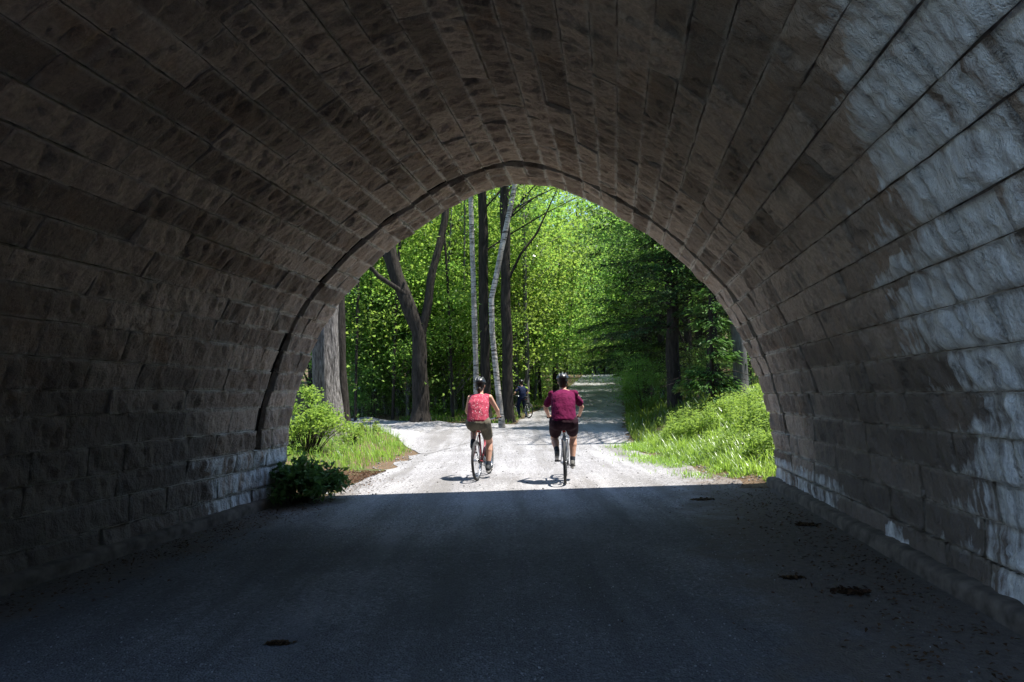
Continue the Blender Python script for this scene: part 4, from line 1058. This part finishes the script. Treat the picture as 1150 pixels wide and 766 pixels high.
        for xx in (-.055, .0, .055):
            pts = []
            for q_ in range(9):
                a = PI * (.06 + .88 * q_ / 8); xr = xx * (1 - .0 * q_); yy_ = .137 * math.cos(a); zz = .098 * math.sin(a) * math.sqrt(max(0, 1 - (xx / .112) ** 2)) + .004
                pts.append(hc + Vector((xr, yy_, zz)))
            rb.tube(pts, .0065, 6)
        rb.build('helmet_rib', M[helm_stripe] if helm_stripe else M['helmet'], hel)
        MB().tube([headc + Vector((-.088, .02, .03)), headc + Vector((-.06, .045, -.08)), headc + Vector((0, .055, -.128)), headc + Vector((.06, .045, -.08)), headc + Vector((.088, .02, .03))], .005, 5).build('chin_strap', M['helmet'], hel)
    return t
HEAD = -math.atan(TA)
def rider_on(label_b, label_p, px, py, paint, theta, rz, pk):
    p = hit(px, py); loc = Vector((p.x, p.y, p.z + .022))
    b, P = bicycle(label_b, loc, rz, paint, theta)
    ank, toe = [], []
    for i, pd in enumerate(P):
        s = -1 if i == 0 else 1
        pitch = -.06 if pd.z > .3 else .03
        a = pd + Vector((0, -.10, .115 + pitch * -1)); ank.append(a); toe.append(pd + Vector((s * .012, .085, .048)))
    person(label_p, loc, rz, ank, toe, hands=[(-.255, .855, 1.065), (.255, .855, 1.065)], **pk)
    return b
rider_on('dark red bicycle ridden by the person in the pink print top', 'person in a pink print sleeveless top and khaki shorts riding a bicycle', 536, 541, M['redpaint'], -1.25, HEAD - .02,
         dict(hipc=(0, .185, 1.03), shc=(0, .42, 1.455), headc=(0, .48, 1.665), top=M['pinktop'], bottoms=M['khaki'], shoe=M['blackshoe'], helmet=True, hair=True, sex='f', build=1.12, elbow=.55, sleeves=False, helm_stripe='helmetw'))
rider_on('silver bicycle ridden by the person in the maroon shirt', 'person in a maroon short sleeved shirt and black shorts riding a bicycle', 635, 545, M['silverpaint'], -.35, HEAD + .06,
         dict(hipc=(0, .185, 1.03), shc=(0, .44, 1.48), headc=(0, .51, 1.675), top=M['maroon'], bottoms=M['blackcloth'], shoe=M['shoe'], helmet=True, hair=True, sex='m', build=1.18, elbow=.85, sleeves=True, helm_stripe='helmetw'))
# the third cyclist has stopped at the far side
p = hit(594, 470); p = Vector((p.x, p.y, p.z))
zr = p.z + .02
bicycle('dark bicycle held by the standing person in navy clothes', (p.x, p.y, zr), .55, M['blackpaint'], -.2)
person('person in dark navy clothes standing over a bicycle beside the far trees', (p.x, p.y, zr), .55, [(-.19, .50, .10), (.19, .48, .10)], [(-.22, .66, .05), (.22, .64, .05)],
       hipc=(0, .50, .96), shc=(0, .56, 1.42), headc=(0, .60, 1.63), hands=[(-.25, .855, 1.075), (.25, .855, 1.075)], top=M['navy'], bottoms=M['navy'], shoe=M['blackshoe'], helmet=True, hair=True, sex='m', build=1.0, long_legs=True)

# ------------------------------------------------------------------ light, sky, camera
EL, AZ = math.radians(69), math.radians(96)             # azimuth from +Y towards +X
w = bpy.data.worlds.new('World'); SC.world = w; w.use_nodes = True
nt = w.node_tree; bg = nt.nodes['Background']; sk = nt.nodes.new('ShaderNodeTexSky'); sk.sky_type = 'NISHITA'
sk.sun_disc = False; sk.sun_elevation = EL; sk.sun_rotation = AZ; sk.air_density = 1.0; sk.dust_density = .2; sk.ozone_density = 3.0
nt.links.new(sk.outputs[0], bg.inputs[0]); bg.inputs[1].default_value = .13
L = bpy.data.lights.new('sun', 'SUN'); L.energy = 5.0; L.angle = math.radians(.5); L.color = (1, .955, .88)
lo = bpy.data.objects.new('sun', L); COL.objects.link(lo)
sd = Vector((math.cos(EL) * math.sin(AZ), math.cos(EL) * math.cos(AZ), math.sin(EL)))
lo.rotation_euler = (-sd).to_track_quat('-Z', 'Y').to_euler(); lo.location = sd * 60

cam = bpy.data.cameras.new('camera'); co = bpy.data.objects.new('camera', cam); COL.objects.link(co)
cam.sensor_width = 36; cam.lens = F / 1150 * 36; cam.shift_y = (CY - 383) / 1150; cam.clip_end = 4000; cam.clip_start = .05
c, s = math.cos(ROLL), math.sin(ROLL)
co.matrix_world = Matrix(((c, s, 0, 0), (0, 0, -1, 0), (-s, c, 0, HC), (0, 0, 0, 1)))
SC.camera = co
SC.view_settings.view_transform = 'Standard'; SC.view_settings.look = 'None'; SC.view_settings.exposure = 1.3; SC.view_settings.gamma = 1
SC.view_settings.use_curve_mapping = False
SC.render.engine = 'CYCLES'
SC.cycles.max_bounces = 8; SC.cycles.diffuse_bounces = 4; SC.cycles.transmission_bounces = 4
SC.cycles.use_denoising = True
